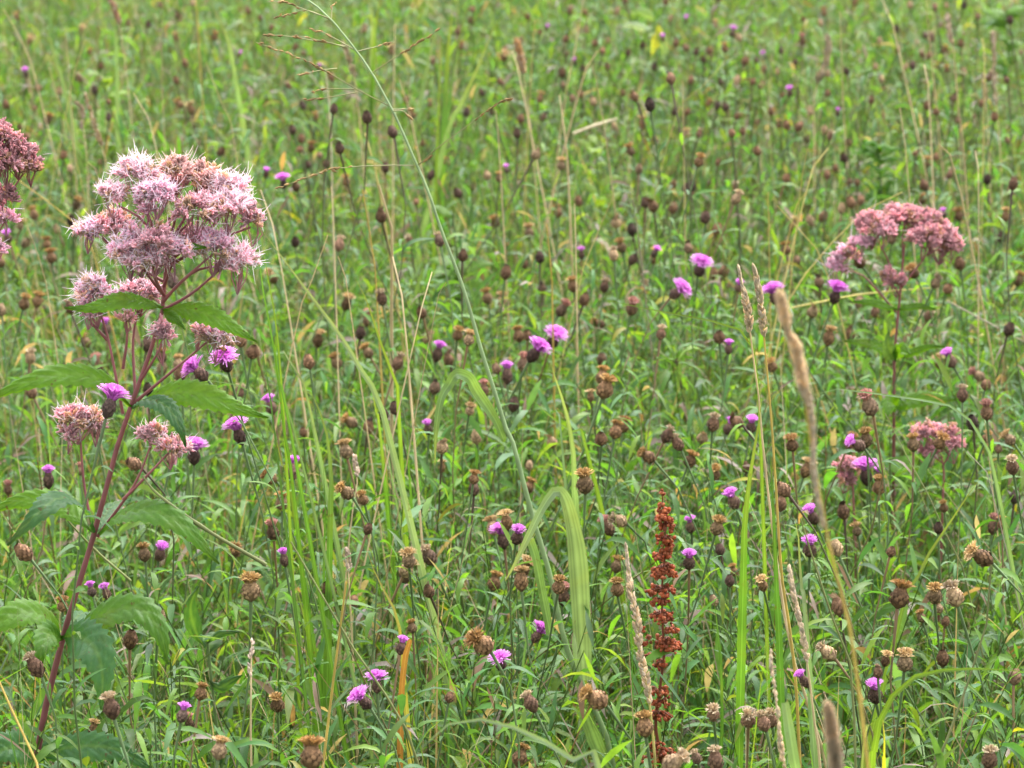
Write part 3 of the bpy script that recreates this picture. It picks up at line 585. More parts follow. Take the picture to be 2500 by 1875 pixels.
joe_pye('joe_pye_weed', 'tall plant with big pale pink fringed flower head and dark red stem', 3.55,
  [(85, 1875), (147, 1582), (226, 1317), (291, 1074), (339, 938), (390, 791), (398, 723), (409, 610), (413, 531)],
  [[(409, 650), (375, 560, -1), (335, 450, -1)], [(409, 640), (350, 540, -2), (285, 500, -2)], [(411, 600), (430, 520), (430, 440)], [(411, 600), (470, 500, 2), (495, 455, 2)],
   [(409, 640), (500, 570, 1), (565, 500, 1)], [(409, 650), (520, 590), (612, 555)], [(411, 590), (455, 550, -2), (470, 530, -2)],
   [(404, 690), (320, 640, 1), (250, 580, 1)], [(400, 720), (360, 670, -2), (335, 625, -3)], [(400, 720), (375, 670, -3), (380, 620, -4)], [(400, 700), (415, 660, -2), (425, 635, -3)],
   [(393, 760), (470, 715), (540, 655)], [(396, 740), (440, 690, -1), (520, 620, -1)], [(396, 735), (480, 660), (575, 650)],
   [(300, 1010), (265, 830, 1), (240, 750, 1)], [(262, 830, 1), (225, 790, 1), (215, 770, 1)], [(330, 960), (325, 830, 2), (342, 735, 2)], [(300, 900, 1), (310, 830, 1), (308, 780, 1)],
   [(340, 935), (380, 870, -1), (396, 840, -1)], [(320, 990), (440, 890), (505, 835)],
   [(230, 1315), (205, 1180, 2), (195, 1050, 2)], [(238, 1310), (330, 1180, -1), (372, 1075, -1)], [(300, 1220, -1), (370, 1150, -1), (412, 1105, -1)]],
  [(331, 416, 84, 52, -1, 'pale'), (273, 474, 64, 48, -2, 'pale'), (380, 474, 84, 56, -3, 'lilac'), (427, 416, 80, 54, 0, 'brown'), (494, 434, 90, 58, 2, 'brown'), (572, 458, 78, 66, 1, 'pale'),
   (470, 512, 96, 74, -2, 'mid'), (557, 505, 92, 62, -1, 'pale'), (615, 535, 50, 58, 0, 'mid'), (362, 515, 34, 42, -2, 'lilac'), (400, 445, 70, 50, 3, 'mid'), (520, 480, 80, 50, 3, 'brown'),
   (213, 565, 72, 42, 1, 'lilac'), (275, 545, 78, 56, 1, 'mid'), (318, 605, 84, 72, -3, 'lilac'), (376, 592, 90, 76, -4, 'mid'), (425, 612, 70, 66, -3, 'lilac'), (345, 630, 110, 34, -3, 'pale'),
   (520, 600, 86, 66, -1, 'lilac'), (578, 640, 86, 70, 0, 'pale'), (470, 575, 54, 36, 1, 'mid'),
   (237, 720, 98, 76, 1, 'lilac'), (342, 715, 92, 46, 2, 'mid'), (213, 762, 44, 30, 1, 'lilac'), (308, 773, 36, 26, 1, 'mid'),
   (396, 815, 56, 70, -1, 'mid'), (478, 808, 48, 40, 0, 'mid'), (525, 825, 70, 54, 0, 'lilac'),
   (190, 1020, 88, 56, 2, 'mid'), (165, 1058, 44, 40, 2, 'mid'), (232, 1035, 44, 46, 2, 'mid'), (367, 1055, 58, 28, -1, 'mid'), (415, 1092, 74, 44, -1, 'mid')],
  [([(396, 754), (353, 742, -2), (297, 735, -4), (226, 752, -5), (160, 754, -4)], 26, UPF, GA), ([(399, 760), (452, 757, -2), (523, 777, -4), (580, 808, -5), (628, 836, -6)], 30, UPF, GA),
   ([(402, 764), (430, 780, -4), (456, 808, -6)], 15, FRONT, GA), ([(425, 612), (448, 604, -2), (506, 606, -5)], 15, UPF, GC),
   ([(319, 995), (246, 930, -3), (140, 918, -6), (40, 945, -7), (-40, 985, -7)], 34, UPF, GA), ([(328, 993), (404, 966, -2), (480, 964, -4), (565, 992, -5), (655, 1022, -5)], 40, UPF, GA),
   ([(322, 1000), (365, 982, -4), (410, 1000, -7), (441, 1051, -9), (452, 1092, -9)], 34, (.3, -.75, .6), GB),
   ([(229, 1305), (203, 1250, -2), (150, 1222, -5), (95, 1255, -8), (20, 1333, -9)], 46, (-.1, -.55, .85), GB), ([(226, 1300), (150, 1235, 4), (60, 1222, 5), (-40, 1255, 5)], 34, UPF, GA),
   ([(244, 1308), (297, 1263, -3), (367, 1252, -6), (445, 1285, -8), (534, 1378, -9)], 46, (.15, -.6, .8), GC), ([(240, 1300), (270, 1245, 5), (320, 1222, 8)], 28, TOP, GB),
   ([(150, 1566), (113, 1515, -2), (57, 1498, -4), (-10, 1530, -5), (-50, 1580, -5)], 50, (-.1, -.6, .8), GA), ([(146, 1560), (118, 1552, -5), (100, 1590, -8), (98, 1640, -8)], 38, (.2, -.9, .4), GC),
   ([(153, 1556), (190, 1556, -4), (232, 1585, -8), (250, 1650, -10), (246, 1735, -11)], 56, (.1, -.95, .35), GB), ([(170, 1556), (254, 1505, -2), (339, 1490, -4), (390, 1545, -6), (408, 1622, -7)], 48, (.1, -.65, .75), GC),
   ([(155, 1560), (198, 1505, 5), (245, 1515, 9)], 34, TOP, GB), ([(90, 1862), (170, 1828, -2), (283, 1832, -5), (380, 1885, -7)], 44, UPF, GB), ([(85, 1862), (30, 1828, -3), (-50, 1860, -5)], 54, UPF, GB),
   ([(90, 1858), (112, 1808, 2), (150, 1838, 4)], 30, TOP, GB)],
  1.0, 100)
def c31(x, y, d=0): a = S(3, 1, x, y); return (a[0], a[1], d)
joe_pye('joe_pye_weed', 'smaller dusky rose flower dome on a thin red stem', 4.85,
  [c31(1085, 2310), c31(1090, 1500), c31(1110, 1200), c31(1140, 900), c31(1160, 650), c31(1180, 450)],
  [[c31(1170, 600), c31(1160, 400, 1), c31(1180, 280, 1)], [c31(1130, 800), c31(990, 490, -1), c31(920, 400, -1)], [c31(1150, 830), c31(1370, 540, -1), c31(1430, 420, -1)],
   [c31(1110, 1040), c31(820, 720), c31(650, 680)], [c31(1140, 900), c31(1100, 830, -2), c31(1060, 780, -2)], [c31(1380, 540, -1), c31(1450, 500), c31(1520, 470)]],
  [(*c31(900, 290)[:2], 88, 52, -2, 'rose'), (*c31(980, 330)[:2], 60, 40, -3, 'mid'), (*c31(1100, 210)[:2], 80, 44, 1, 'rose'), (*c31(1250, 220)[:2], 84, 48, 1, 'rose'), (*c31(1400, 300)[:2], 84, 60, 0, 'rose'),
   (*c31(1330, 400)[:2], 64, 50, -3, 'rose'), (*c31(1480, 410)[:2], 92, 56, -2, 'rose'), (*c31(1580, 470)[:2], 50, 30, 0, 'rose'), (*c31(810, 430)[:2], 50, 26, -2, 'lilac'), (*c31(680, 540)[:2], 54, 34, -1, 'lilac'),
   (*c31(600, 650)[:2], 46, 34, -1, 'lilac'), (*c31(1030, 730)[:2], 44, 26, -2, 'rose'), (*c31(1110, 760)[:2], 40, 34, -2, 'rose')],
  [([c31(1110, 1020), c31(900, 960, -3), c31(720, 950, -5)], 13, UPF, GA), ([c31(1130, 1020), c31(1300, 990, -3), c31(1460, 1020, -5)], 12, UPF, GA),
   ([c31(1095, 1450), c31(900, 1320, -4), c31(650, 1290, -7)], 18, UPF, GA), ([c31(1100, 1450), c31(1040, 1330, -5), c31(1040, 1190, -6)], 22, (0, -1, .1), (.08, .15, .07)),
   ([c31(1100, 1440), c31(1160, 1350, -5), c31(1230, 1400, -8)], 20, FRONT, GA), ([c31(1110, 1440), c31(1240, 1390, -3), c31(1400, 1340, -5), c31(1530, 1340, -6)], 14, UPF, GA),
   ([c31(1090, 1890), c31(1200, 1820, -4), c31(1450, 1790, -8), c31(1640, 1800, -9)], 28, UPF, GA), ([c31(1090, 1880), c31(1050, 1830, -5), c31(1020, 1960, -8)], 26, FRONT, GA),
   ([c31(1090, 2300), c31(1180, 2400, -6), c31(1240, 2560, -9)], 34, FRONT, GA), ([c31(1090, 2310), c31(1300, 2440, -5), c31(1650, 2440, -9)], 24, UPF, GA), ([c31(1085, 2310), c31(900, 2330, -5), c31(700, 2400, -8)], 24, UPF, GC)],
  .25, 300, .8, csc=1.1)
joe_pye('joe_pye_weed', 'deep rose flower head cut off by the picture edge', 3.9,
  [(-70, 1100), (-60, 700), (-45, 480), (-30, 420)],
  [[(-55, 640), (-20, 540), (5, 400)], [(-55, 620), (20, 480, 1), (60, 420, 1)], [(-58, 680), (-20, 600), (12, 540)], [(-58, 690), (-30, 620), (5, 500, -1)]],
  [(-30, 320, 90, 60, 0, 'rose'), (12, 345, 84, 58, -1, 'rose'), (42, 372, 84, 56, 0, 'rose'), (74, 405, 58, 40, 0, 'rose'), (15, 400, 80, 56, -2, 'rose'), (-35, 380, 90, 70, -2, 'rose'),
   (8, 478, 56, 46, -1, 'rose'), (-30, 500, 70, 50, 0, 'rose'), (14, 530, 46, 32, -1, 'lilac'), (-4, 600, 30, 30, -1, 'lilac')],
  [([(-58, 760), (-100, 720, -4), (-160, 790, -6)], 36, UPF, GA), ([(-60, 780), (-30, 740, 4), (-10, 800, 6)], 28, UPF, GA)], .12, 400, .9)
def c32(x, y, d=0): a = S(3, 2, x, y); return (a[0], a[1], d)
joe_pye('joe_pye_weed', 'short rose pink flower cluster peeping between seed heads', 4.55,
  [c32(1510, 1000), c32(1520, 760), c32(1500, 620)], [[c32(1510, 700), c32(1560, 620), c32(1590, 520)], [c32(1505, 680), c32(1420, 600), c32(1380, 480)]],
  [(*c32(1330, 440)[:2], 50, 36, 0, 'rose'), (*c32(1440, 390)[:2], 56, 32, 2, 'rose'), (*c32(1570, 440)[:2], 56, 44, 1, 'rose'), (*c32(1610, 520)[:2], 48, 40, 0, 'rose'), (*c32(1400, 560)[:2], 50, 30, 1, 'rose')], [], .1, 500, .7)
joe_pye('joe_pye_weed', 'low pale rose flower cluster behind a purple bloom', 4.5,
  [c32(740, 1050), c32(730, 900), c32(710, 800)], [[c32(725, 880), c32(660, 830), c32(640, 790)]],
  [(*c32(690, 690)[:2], 54, 26, 0, 'rose'), (*c32(760, 700)[:2], 40, 30, 1, 'rose'), (*c32(650, 810)[:2], 44, 28, 0, 'rose')], [], .1, 520, .7)

# ------------------------------------------------------------------ grasses built one by one
def grounded(P):
    """adds the way down to the soil before the first point"""
    b, nx = P[0], P[1]
    if b[2] < .03: return P
    sl = (b - nx) / max(abs(nx[2] - b[2]), .03); sl = np.clip(sl, -.35, .35)
    gpt = b + sl * b[2] * .6; gpt[2] = -.01
    mid = b * .5 + gpt * .5 + np.array([sl[0] * .02, 0, 0])
    return [gpt, mid] + list(P)
def lift(c, r, pts, h=None, Y=None, wig=.02):
    src = [S(c, r, p[0], p[1]) for p in pts]
    if Y is None:
        t = min(src, key=lambda p: p[1]); Y = at_z(t[0], t[1], h)[1]
    ph = rng.uniform(0, 6)
    n = len(src)
    return [at_y(p[0], p[1], Y + wig * math.sin(ph + 2.2 * i / max(n - 1, 1))) for i, p in enumerate(src)], src, Y
BCOL = {'g': (.075, .165, .026), 'p': (.130, .205, .105), 'd': (.048, .115, .024), 'y': (.36, .34, .02), 'o': (.17, .085, .035), 'w': (.20, .28, .16), 'l': (.12, .20, .028), 'x': (.22, .20, .05)}
def blade_obj(P, hw, prof, col, parent, off, name='blade', hint=(0, -.85, .5)):
    k = 34; a = 13; Q = spline(P, k); s = np.linspace(0, 1, k); u = np.linspace(-1, 1, a)
    W = hw * np.interp(s, *prof) * (1 + .05 * np.sin(s * 23 + hw * 9e3))
    T = nrm(np.gradient(Q, axis=0)); tw = rng.normal(0, .22); ph = rng.uniform(0, 6)
    hv = np.asarray(hint, float)[None] + np.stack([tw * np.sin(s * 3 + ph), 0 * s, .25 * np.cos(s * 4 + ph)], -1)
    sv = nrm(np.cross(T, hv)); nv = np.cross(sv, T)
    V = Q[:, None] + sv[:, None] * (u[None, :, None] * W[:, None, None]) + nv[:, None] * (np.abs(u)[None] ** 1.3 * W[:, None] * .3)[..., None]
    C = np.ones((k, a, 3)) * np.asarray(col, float)
    stripe = 1 + .2 * np.array([-.4, .8, -.8, .7, -.9, .8, 1.3, .6, -.8, .9, -.7, .8, -.4]); C *= stripe[None, :, None]; C[:, 6] += .014
    C *= (1 + .16 * np.sin(s * 7 + ph) + rng.normal(0, .05, k))[:, None, None]
    yel = np.clip((s - .78) * 2.2, 0, .6)[:, None, None] * (1 if rng.random() < .6 else 0); C = C * (1 - yel) + np.array([.26, .24, .07]) * yel
    i = (np.arange(k - 1)[:, None] * a + np.arange(a - 1)[None]).reshape(-1)
    g = Geo(); g.add((V.reshape(-1, 3), np.stack([i, i + 1, i + a + 1, i + a], -1), C.reshape(-1, 3))); return g.obj(name, M_BLADE, parent, off)
PB = ([0, .35, .7, .9, 1], [.75, 1, .8, .4, .03]); PBB = ([0, .6, .97, 1], [.85, 1, .95, .7])
def tuft_of_blades(name, label, c, r, items, Y=None, h=None, cat='grass'):
    root = None
    for it in items:
        pts, w, col = it[0], it[1], it[2]; prof = it[3] if len(it) > 3 else PB
        P, src, YY_ = lift(c, r, pts, h, Y); P = grounded(P)
        if root is None:
            b = P[0].copy(); b[2] = 0; root = empty(name, b); base = b
        blade_obj(P, w * TS * .5 * mpp(YY_), prof, BCOL[col], root, base, 'blade', (rng.normal(0, .3), -.85, .5))
    tag(root, label, cat, kind='thing'); return root
tuft_of_blades('grass_tuft', 'tall green grass blades just beside the big pink flower head', 1, 1,
  [([(300, 2060), (200, 1659), (150, 1300), (70, 900), (0, 350)], 46, 'g'), ([(260, 2300), (180, 1200), (130, 900), (30, 300)], 32, 'l'), ([(150, 2000), (90, 1600), (10, 1000)], 34, 'g'),
   ([(340, 2700), (250, 2100), (200, 1659), (140, 1250)], 60, 'g')], Y=3.75)
tuft_of_blades('broad_grass', 'long pale green blade slanting down from the big pink flower head', 1, 1,
  [([(1120, 2000), (960, 1640), (740, 1260), (400, 800), (60, 340)], 72, 'w')], Y=4.0)
tuft_of_blades('broad_grass', 'bright green blade standing amid straw stalks', 1, 1, [([(1230, 1900), (1210, 1659), (1090, 1350), (960, 950), (850, 730)], 56, 'l')], Y=4.1)
tuft_of_blades('broad_grass', 'short pale blade bent over above a round brown seed head', 1, 1, [([(470, 1900), (400, 1659), (280, 1430), (200, 1345), (150, 1400)], 60, 'p')], Y=4.1)
tuft_of_blades('grass_tuft', 'clump of broad green blades below the big flower head, behind purple blooms', 1, 2,
  [([(640, 1200), (650, 900), (640, 700), (620, 480), (560, 260), (470, 60)], 84, 'g'), ([(290, 900), (240, 780), (200, 580), (140, 380)], 52, 'd'), ([(590, 1500), (600, 1100), (580, 700)], 44, 'd'),
   ([(470, 2300), (450, 2150), (360, 1790), (330, 1650)], 56, 'g'), ([(430, 2260), (380, 2000), (300, 1800)], 40, 'l'), ([(660, 3300), (640, 3000), (560, 2500), (540, 2300)], 66, 'd'), ([(480, 3100), (430, 2950), (330, 2700)], 70, 'd')], Y=3.85)
tuft_of_blades('grass_tuft', 'pair of slim upright blades between golden tuft seed heads', 1, 2,
  [([(1290, 1500), (1260, 1280), (1170, 800), (1120, 400)], 46, 'p'), ([(1420, 1600), (1390, 1400), (1360, 1200), (1320, 700), (1300, 300)], 50, 'g'), ([(1080, 500), (1040, 250), (990, 0)], 60, 'g')], Y=4.2)
tuft_of_blades('grass_tuft', 'broad pale blades rising behind the folded grass blade', 2, 2,
  [([(560, 1300), (540, 900), (530, 600), (470, 250), (390, 0), (330, -200)], 84, 'p'), ([(640, 560), (540, 430), (330, 280), (160, 120)], 66, 'l'), ([(430, 500), (400, 300), (330, 60)], 50, 'p')], Y=4.15)
tuft_of_blades('broad_grass', 'broad green blade standing beside the blurred furry spike', 2, 2, [([(2000, 1600), (2010, 1250), (2030, 1000), (2070, 700), (2130, 350), (2160, 100)], 96, 'g')], Y=3.6)
tuft_of_blades('grass_tuft', 'dark green blades behind the thin tan seed spikes', 3, 2, [([(100, 2300), (80, 1900), (60, 1400), (20, 600)], 84, 'd'), ([(330, 2100), (300, 1850), (280, 1659), (260, 1300), (230, 1150)], 84, 'p')], Y=3.5)
tuft_of_blades('broad_grass', 'wide pale blade with a cut square top at the bottom edge', 3, 3, [([(250, 1800), (240, 1659), (200, 1400), (150, 1090)], 104, 'p', PBB)], Y=3.0)
tuft_of_blades('broad_grass', 'green blade arching over and reaching to the picture edge', 3, 3, [([(890, 1750), (900, 1659), (940, 1350), (1020, 1110), (1230, 890), (1450, 822), (1800, 800), (2280, 825)], 92, 'l')], Y=3.15)
tuft_of_blades('broad_grass', 'short bright yellow blade at the bottom edge', 3, 3, [([(1000, 1750), (1000, 1659), (1008, 1450), (992, 1240)], 72, 'y')], Y=3.1)
tuft_of_blades('broad_grass', 'small white topped blade beside the yellow one', 3, 3, [([(800, 1750), (810, 1659), (830, 1400), (880, 1235), (920, 1260)], 70, 'p')], Y=3.12)
tuft_of_blades('broad_grass', 'long pale blade arching along the bottom edge to a drooping tip', 1, 3, [([(3000, 1800), (2850, 1659), (2631, 1520), (2411, 1380), (2211, 1300), (2000, 1245), (1850, 1230), (1700, 1262), (1560, 1340), (1430, 1480)], 104, 'w')], Y=2.85)
tuft_of_blades('broad_grass', 'withered orange brown blade standing upright among dark leaves', 1, 3, [([(1255, 1100), (1265, 930), (1290, 700), (1335, 545)], 58, 'o', PBB)], Y=3.4)
tuft_of_blades('broad_grass', 'yellow green blade with a rusty orange tip', 1, 3, [([(1240, 450), (1210, 320), (1120, 150), (1040, 0), (950, -240)], 60, 'x')], Y=3.6)
tuft_of_blades('broad_grass', 'mid green upright blade beside the rust dock spike', 2, 3, [([(1800, 1659), (1815, 1300), (1805, 800), (1760, 320), (1740, 200)], 52, 'd')], Y=3.5)
tuft_of_blades('broad_grass', 'yellow green blade slanting across the leaves below the rose dome', 3, 2, [([(1200, 1800), (1300, 1659), (1400, 1450), (1550, 1230), (1700, 1000), (1840, 800)], 60, 'l')], Y=3.7)
tuft_of_blades('broad_grass', 'pale blade arching from the blurred furry spike towards a seed head', 3, 2, [([(2000, 1000), (1850, 480), (1620, 210), (1250, 125), (900, 80), (650, 42), (500, 52), (400, 92)], 44, 'p')], Y=3.9)
tuft_of_blades('broad_grass', 'white glossy blade arching beneath the bee on its bloom', 0, 2, [([(2500, 260), (2350, 160), (2211, 90), (2050, 8), (1850, -32), (1700, -15), (1600, 30)], 36, 'p')], Y=3.8)
tuft_of_blades('broad_grass', 'slim green blade arching below the twin purple blooms', 2, 1, [([(2150, 2200), (2120, 1659), (2060, 1250), (1950, 1185), (1700, 1110), (1300, 1035), (1000, 975), (690, 900)], 38, 'l')], Y=3.8)
tuft_of_blades('grass_tuft', 'tall green blades beside the open panicle near the top edge', 1, 0,
  [([(1620, 1250), (1625, 1000), (1640, 800), (1655, 500), (1700, 50)], 78, 'g'), ([(1640, 1200), (1750, 950), (1850, 730), (1960, 480), (2060, 220)], 62, 'p'), ([(1700, 700), (1780, 250), (1835, -30)], 52, 'd'), ([(1580, 900), (1600, 500), (1590, 200)], 40, 'l')], h=.80)
tuft_of_blades('grass_tuft', 'green blades cut by the top edge over the panicle', 1, 0, [([(1000, 500), (1005, 250), (985, -30)], 60, 'p'), ([(1020, 480), (1040, 200), (1075, -30)], 62, 'g')], h=.74)
tuft_of_blades('broad_grass', 'whitish blade folded over near the topmost purple bloom', 0, 0, [([(560, 800), (500, 600), (450, 420), (415, 285), (375, 245), (330, 310), (295, 450)], 56, 'p')], h=.74)
tuft_of_blades('broad_grass', 'pale blade folded in a peak at the top edge', 0, 0, [([(1010, 620), (1005, 420), (985, 230), (925, 140), (850, 190), (770, 300)], 58, 'p')], h=.74)
tuft_of_blades('broad_grass', 'bluish green blade slanting at the top edge', 0, 0, [([(2020, 600), (1950, 300), (1880, 150), (1800, -20)], 58, 'p')], h=.76)
tuft_of_blades('broad_grass', 'bent bluish blade tip beneath the top edge', 1, 0, [([(1500, 500), (1590, 200), (1560, 80), (1480, 20)], 46, 'p')], h=.70)

STRAW = {'t': (.60, .47, .27), 'y': (.55, .40, .10), 'g': (.52, .44, .15), 'w': (.50, .42, .28), 'v': (.20, .22, .08), 'e': (.30, .26, .19)}
def stalk(c, r, pts, w, col, h=.74, Y=None, look='thin straw stalk', extend=True):
    P, src, YY_ = lift(c, r, pts, h, Y, .03)
    if extend: P = grounded(P)
    base = P[0].copy(); base[2] = 0 if extend else base[2]
    k = 16; Q = spline(P, k)[None]; s = np.linspace(0, 1, k); rad = w * TS * .5 * mpp(YY_) * np.interp(s, [0, .7, 1], [1, .9, .5])
    nodes = 1 + .35 * (np.abs(s - .45) < .03)
    g = Geo(); g.add(tube(Q, (rad * nodes)[None], np.array(STRAW[col]) * rng.uniform(.85, 1.15), 5))
    o = g.obj('dry_stalk', M_DRY, None, base); o.location = tuple(base)
    mid = src[len(src) // 2]
    later(o, look, mid[0], mid[1], 'straw', 'straw stalks in the meadow')
for c, r, its in (
  (0, 0, [([(1430, 1400), (1410, 1000), (1395, 600), (1400, 170)], 14, 't'), ([(1800, 1480), (1780, 1300), (1740, 700), (1710, 250), (1690, -20)], 20, 'y'), ([(2000, 1100), (1960, 980), (1850, 750), (1780, 540)], 15, 't'),
          ([(590, 1080), (500, 850), (420, 580)], 14, 'g'), ([(1360, 1330), (1270, 1000), (1150, 800)], 18, 't'), ([(250, 470), (160, 300), (30, 80)], 18, 't'), ([(590, 570), (560, 250)], 16, 't'), ([(660, 550), (740, 340)], 14, 'g'), ([(860, 1600), (760, 1400)], 20, 't')]),
  (0, 1, [([(760, 350), (690, 300), (480, 130), (300, 0), (150, -110)], 24, 'y'), ([(390, 740), (330, 560), (240, 300)], 18, 't')]),
  (1, 1, [([(210, 600), (130, 250), (40, -20)], 25, 't'), ([(690, 900), (670, 300), (650, -50)], 20, 't'), ([(1050, 1000), (1020, 600), (970, 280), (920, -20)], 30, 'y'), ([(1170, 900), (1170, 300), (1060, -60)], 52, 't'),
          ([(1300, 1300), (1250, 850), (1180, 560)], 34, 't'), ([(340, 1200), (470, 800), (620, 370)], 20, 't'), ([(790, 850), (710, 560)], 20, 't'), ([(1430, 1000), (1520, 690)], 22, 't'), ([(1520, 1160), (1640, 780)], 16, 't')]),
  (1, 0, [([(1070, 1659), (1010, 1400), (940, 1150)], 38, 'g'), ([(1190, 900), (1200, 200)], 18, 't'), ([(2110, 1450), (2070, 950)], 20, 't'), ([(660, 1659), (640, 1000), (600, 600)], 24, 'w'), ([(1310, 900), (1240, 690)], 26, 't')]),
  (2, 0, [([(150, 880), (200, 170)], 22, 'g'), ([(450, 920), (560, 350), (620, -30)], 20, 't'), ([(580, 790), (740, 440)], 28, 't'), ([(780, 990), (690, 560)], 18, 't'), ([(490, 1620), (460, 1200), (410, 820)], 30, 't'), ([(1380, 1100), (1600, 800), (1850, 520)], 12, 'g'), ([(80, 730), (0, 430)], 20, 't'), ([(1480, 1100), (1470, 700)], 16, 't')]),
  (2, 1, [([(350, 1050), (340, 720), (300, 280)], 28, 'y'), ([(620, 640), (740, 350), (880, 20)], 20, 'g'), ([(1100, 450), (1020, 0)], 22, 'e'), ([(550, 450), (540, 100)], 20, 't')]),
  (3, 0, [([(660, 1050), (650, 900), (622, 100)], 20, 't'), ([(1080, 220), (980, -20)], 20, 't'), ([(1690, 1320), (1640, 900), (1600, 400)], 22, 't'), ([(1390, 850), (1350, 560)], 24, 't'), ([(280, 1640), (335, 1320)], 20, 'g'), ([(330, 1650), (520, 1280)], 22, 'g'),
          ([(1180, 1210), (1140, 930)], 18, 't'), ([(1650, 1600), (1480, 1250)], 24, 't'), ([(1870, 640), (1850, 330)], 18, 'g'), ([(1820, 1659), (1790, 1300)], 18, 't'), ([(1380, 190), (1360, -20)], 16, 't')]),
  (3, 1, [([(150, 960), (200, 860), (330, 700), (560, 430), (800, 190), (1000, 50), (1160, 0)], 22, 'g'), ([(560, 800), (340, 440), (210, 250), (80, 120)], 22, 'g'), ([(210, 250), (330, 0)], 22, 'g'), ([(1850, 450), (1650, 90)], 16, 'v'), ([(10, 500), (0, 0)], 22, 'g')]),
  (3, 2, [([(1700, 1659), (1560, 1350), (1380, 950), (1240, 700), (1100, 430), (1010, 250)], 24, 'v'), ([(1930, 900), (1720, 580)], 18, 'e')]),
):
    for pts, w, col in its:
        stalk(c, r, pts, w * .7, col, {0: .80, 1: .84 if c == 1 else .76, 2: .70}[r])
stalk(1, 3, [(570, 1680), (620, 1300), (680, 800), (740, 350), (780, 50)], 32, 'y', Y=3.3, look='bold golden straw stalk')
stalk(0, 3, [(345, 1680), (330, 1640), (100, 1150), (0, 930), (-100, 700)], 34, 'y', Y=3.2, look='bold golden straw stalk')
stalk(1, 3, [(1430, 1700), (1230, 1230), (1040, 900), (870, 680), (760, 440), (520, 90), (300, -300)], 30, 'v', Y=3.35, look='long olive stem leaning across the leaves')
stalk(3, 3, [(1400, 1700), (1530, 1450), (1680, 1050), (1800, 700), (1900, 350), (1930, -100)], 32, 'v', Y=3.3, look='long grey green stem leaning')
stalk(3, 3, [(760, 1750), (740, 1150), (690, 600), (600, 480), (500, 180), (420, -50), (280, -500)], 28, 'v', Y=3.35, look='long grey green stem leaning')
stalk(2, 0, [(530, 1155), (700, 1090), (910, 1022)], 28, 'w', h=.62, look='broken pale straw lying slantwise', extend=False)
stalk(3, 1, [(200, 1000), (700, 900), (1000, 862), (1400, 828)], 15, 'g', h=.60, look='thin straw lying level', extend=False)
stalk(3, 1, [(1550, 940), (1850, 1100), (2260, 1320)], 14, 'e', h=.60, look='thin grey straw slanting', extend=False)
stalk(0, 2, [(2300, 1560), (1850, 1300), (1540, 1090), (1330, 920), (1230, 790)], 34, 'v', Y=3.5, look='olive stem of a seed head leaning', extend=False)
stalk(0, 2, [(1130, 1700), (830, 1440), (560, 1150)], 24, 'v', Y=3.7, look='pale green stalk slanting', extend=False)

# ------------------------------------------------------------------ seed spikes
def spike(name, label, c, r, spike_pts, stem_pts, w, col, Y=None, h=.78, kind='seed', prof=None, scol='t', n=110):
    allp = list(stem_pts) + list(spike_pts)          # from the soil up to the tip
    P, src, YY_ = lift(c, r, allp, h, Y, .015); m = mpp(YY_)
    Pg = grounded(P); base = Pg[0].copy(); base[2] = 0
    root = empty(name, base)
    ns = len(spike_pts); sp = np.array(P[-ns:]); k = 20
    Q = spline(Pg, 22)[None]
    g = Geo(); g.add(tube(Q, (np.interp(np.linspace(0, 1, 22), [0, .6, 1], [.0016, .0012, .0005]) * (1.3 if w > 60 else 1))[None], np.array(STRAW[scol]), 5)); g.obj('stem', M_DRY, root, base)
    rad = w * TS * .5 * m; A = spline(sp, 40); T = nrm(np.gradient(A, axis=0)); prof = prof or ([0, .1, .5, .9, 1], [.6, 1, 1, .8, .3])
    u = np.sort(rng.random(n)); ctr = np.stack([np.interp(u, np.linspace(0, 1, 40), A[:, i]) for i in range(3)], -1)
    tt = np.stack([np.interp(u, np.linspace(0, 1, 40), T[:, i]) for i in range(3)], -1)
    az = rng.random(n) * 6.28; o1 = nrm(np.cross(tt, np.array([0, 1, 0.]))); o2 = np.cross(tt, o1)
    out = o1 * np.cos(az)[:, None] + o2 * np.sin(az)[:, None]
    pr = np.interp(u, *prof)[:, None] * rad
    cc = np.array(col) * rng.uniform(.65, 1.35, (n, 1)); pale = rng.random(n) < (.18 if kind != 'fur' else np.where(u < .55, .42, .10)); cc[pale] = np.array([.68, .58, .46])
    g = Geo()
    if kind == 'fur':
        p0 = ctr + out * pr * .15; p1 = ctr + out * pr * .75 + tt * rad * .5; p2 = ctr + out * pr * rng.uniform(1.0, 1.5, (n, 1)) + tt * rad * 1.0
        g.add(ribbon(np.stack([p0, p1, p2], 1), np.array([[.0009, .0008, .0002]]), nrm(rng.normal(0, 1, (n, 3)) + np.array([0, -1, 0])), cc))
        m5 = n // 12; J = rng.choice(n, m5, False); w5 = np.where(u[J] < .6, 1.0, .6)[:, None]
        g.add(tube(np.stack([p0[J], (ctr + out * pr * .8)[J], (ctr + out * pr * 1.5 + tt * rad * .6)[J]], 1), np.array([[.0004, .0015, .0002]]) * w5, np.array([.72, .62, .50]) * rng.uniform(.7, 1.15, (m5, 1)), 4))
        g.add(tube(A[None], (np.interp(np.linspace(0, 1, 40), *prof) * rad * .45 * (1 + .25 * np.sin(np.arange(40) * 1.9)))[None], np.array(col) * .75, 10))
    else:
        p0 = ctr + out * pr * .15; p1 = ctr + out * pr * .6 + tt * rad * .5; p2 = ctr + out * pr * .95 + tt * rad * 1.1
        g.add(tube(np.stack([p0, p1, p2], 1), np.array([[.3, .42, .08]]) * min(rad, .0035), cc, 4))
    g.obj('seeds', M_FUR, root, base)
    tag(root, label, 'grass spike', kind='thing')
TAN, BEI = (.42, .27, .14), (.64, .52, .36)
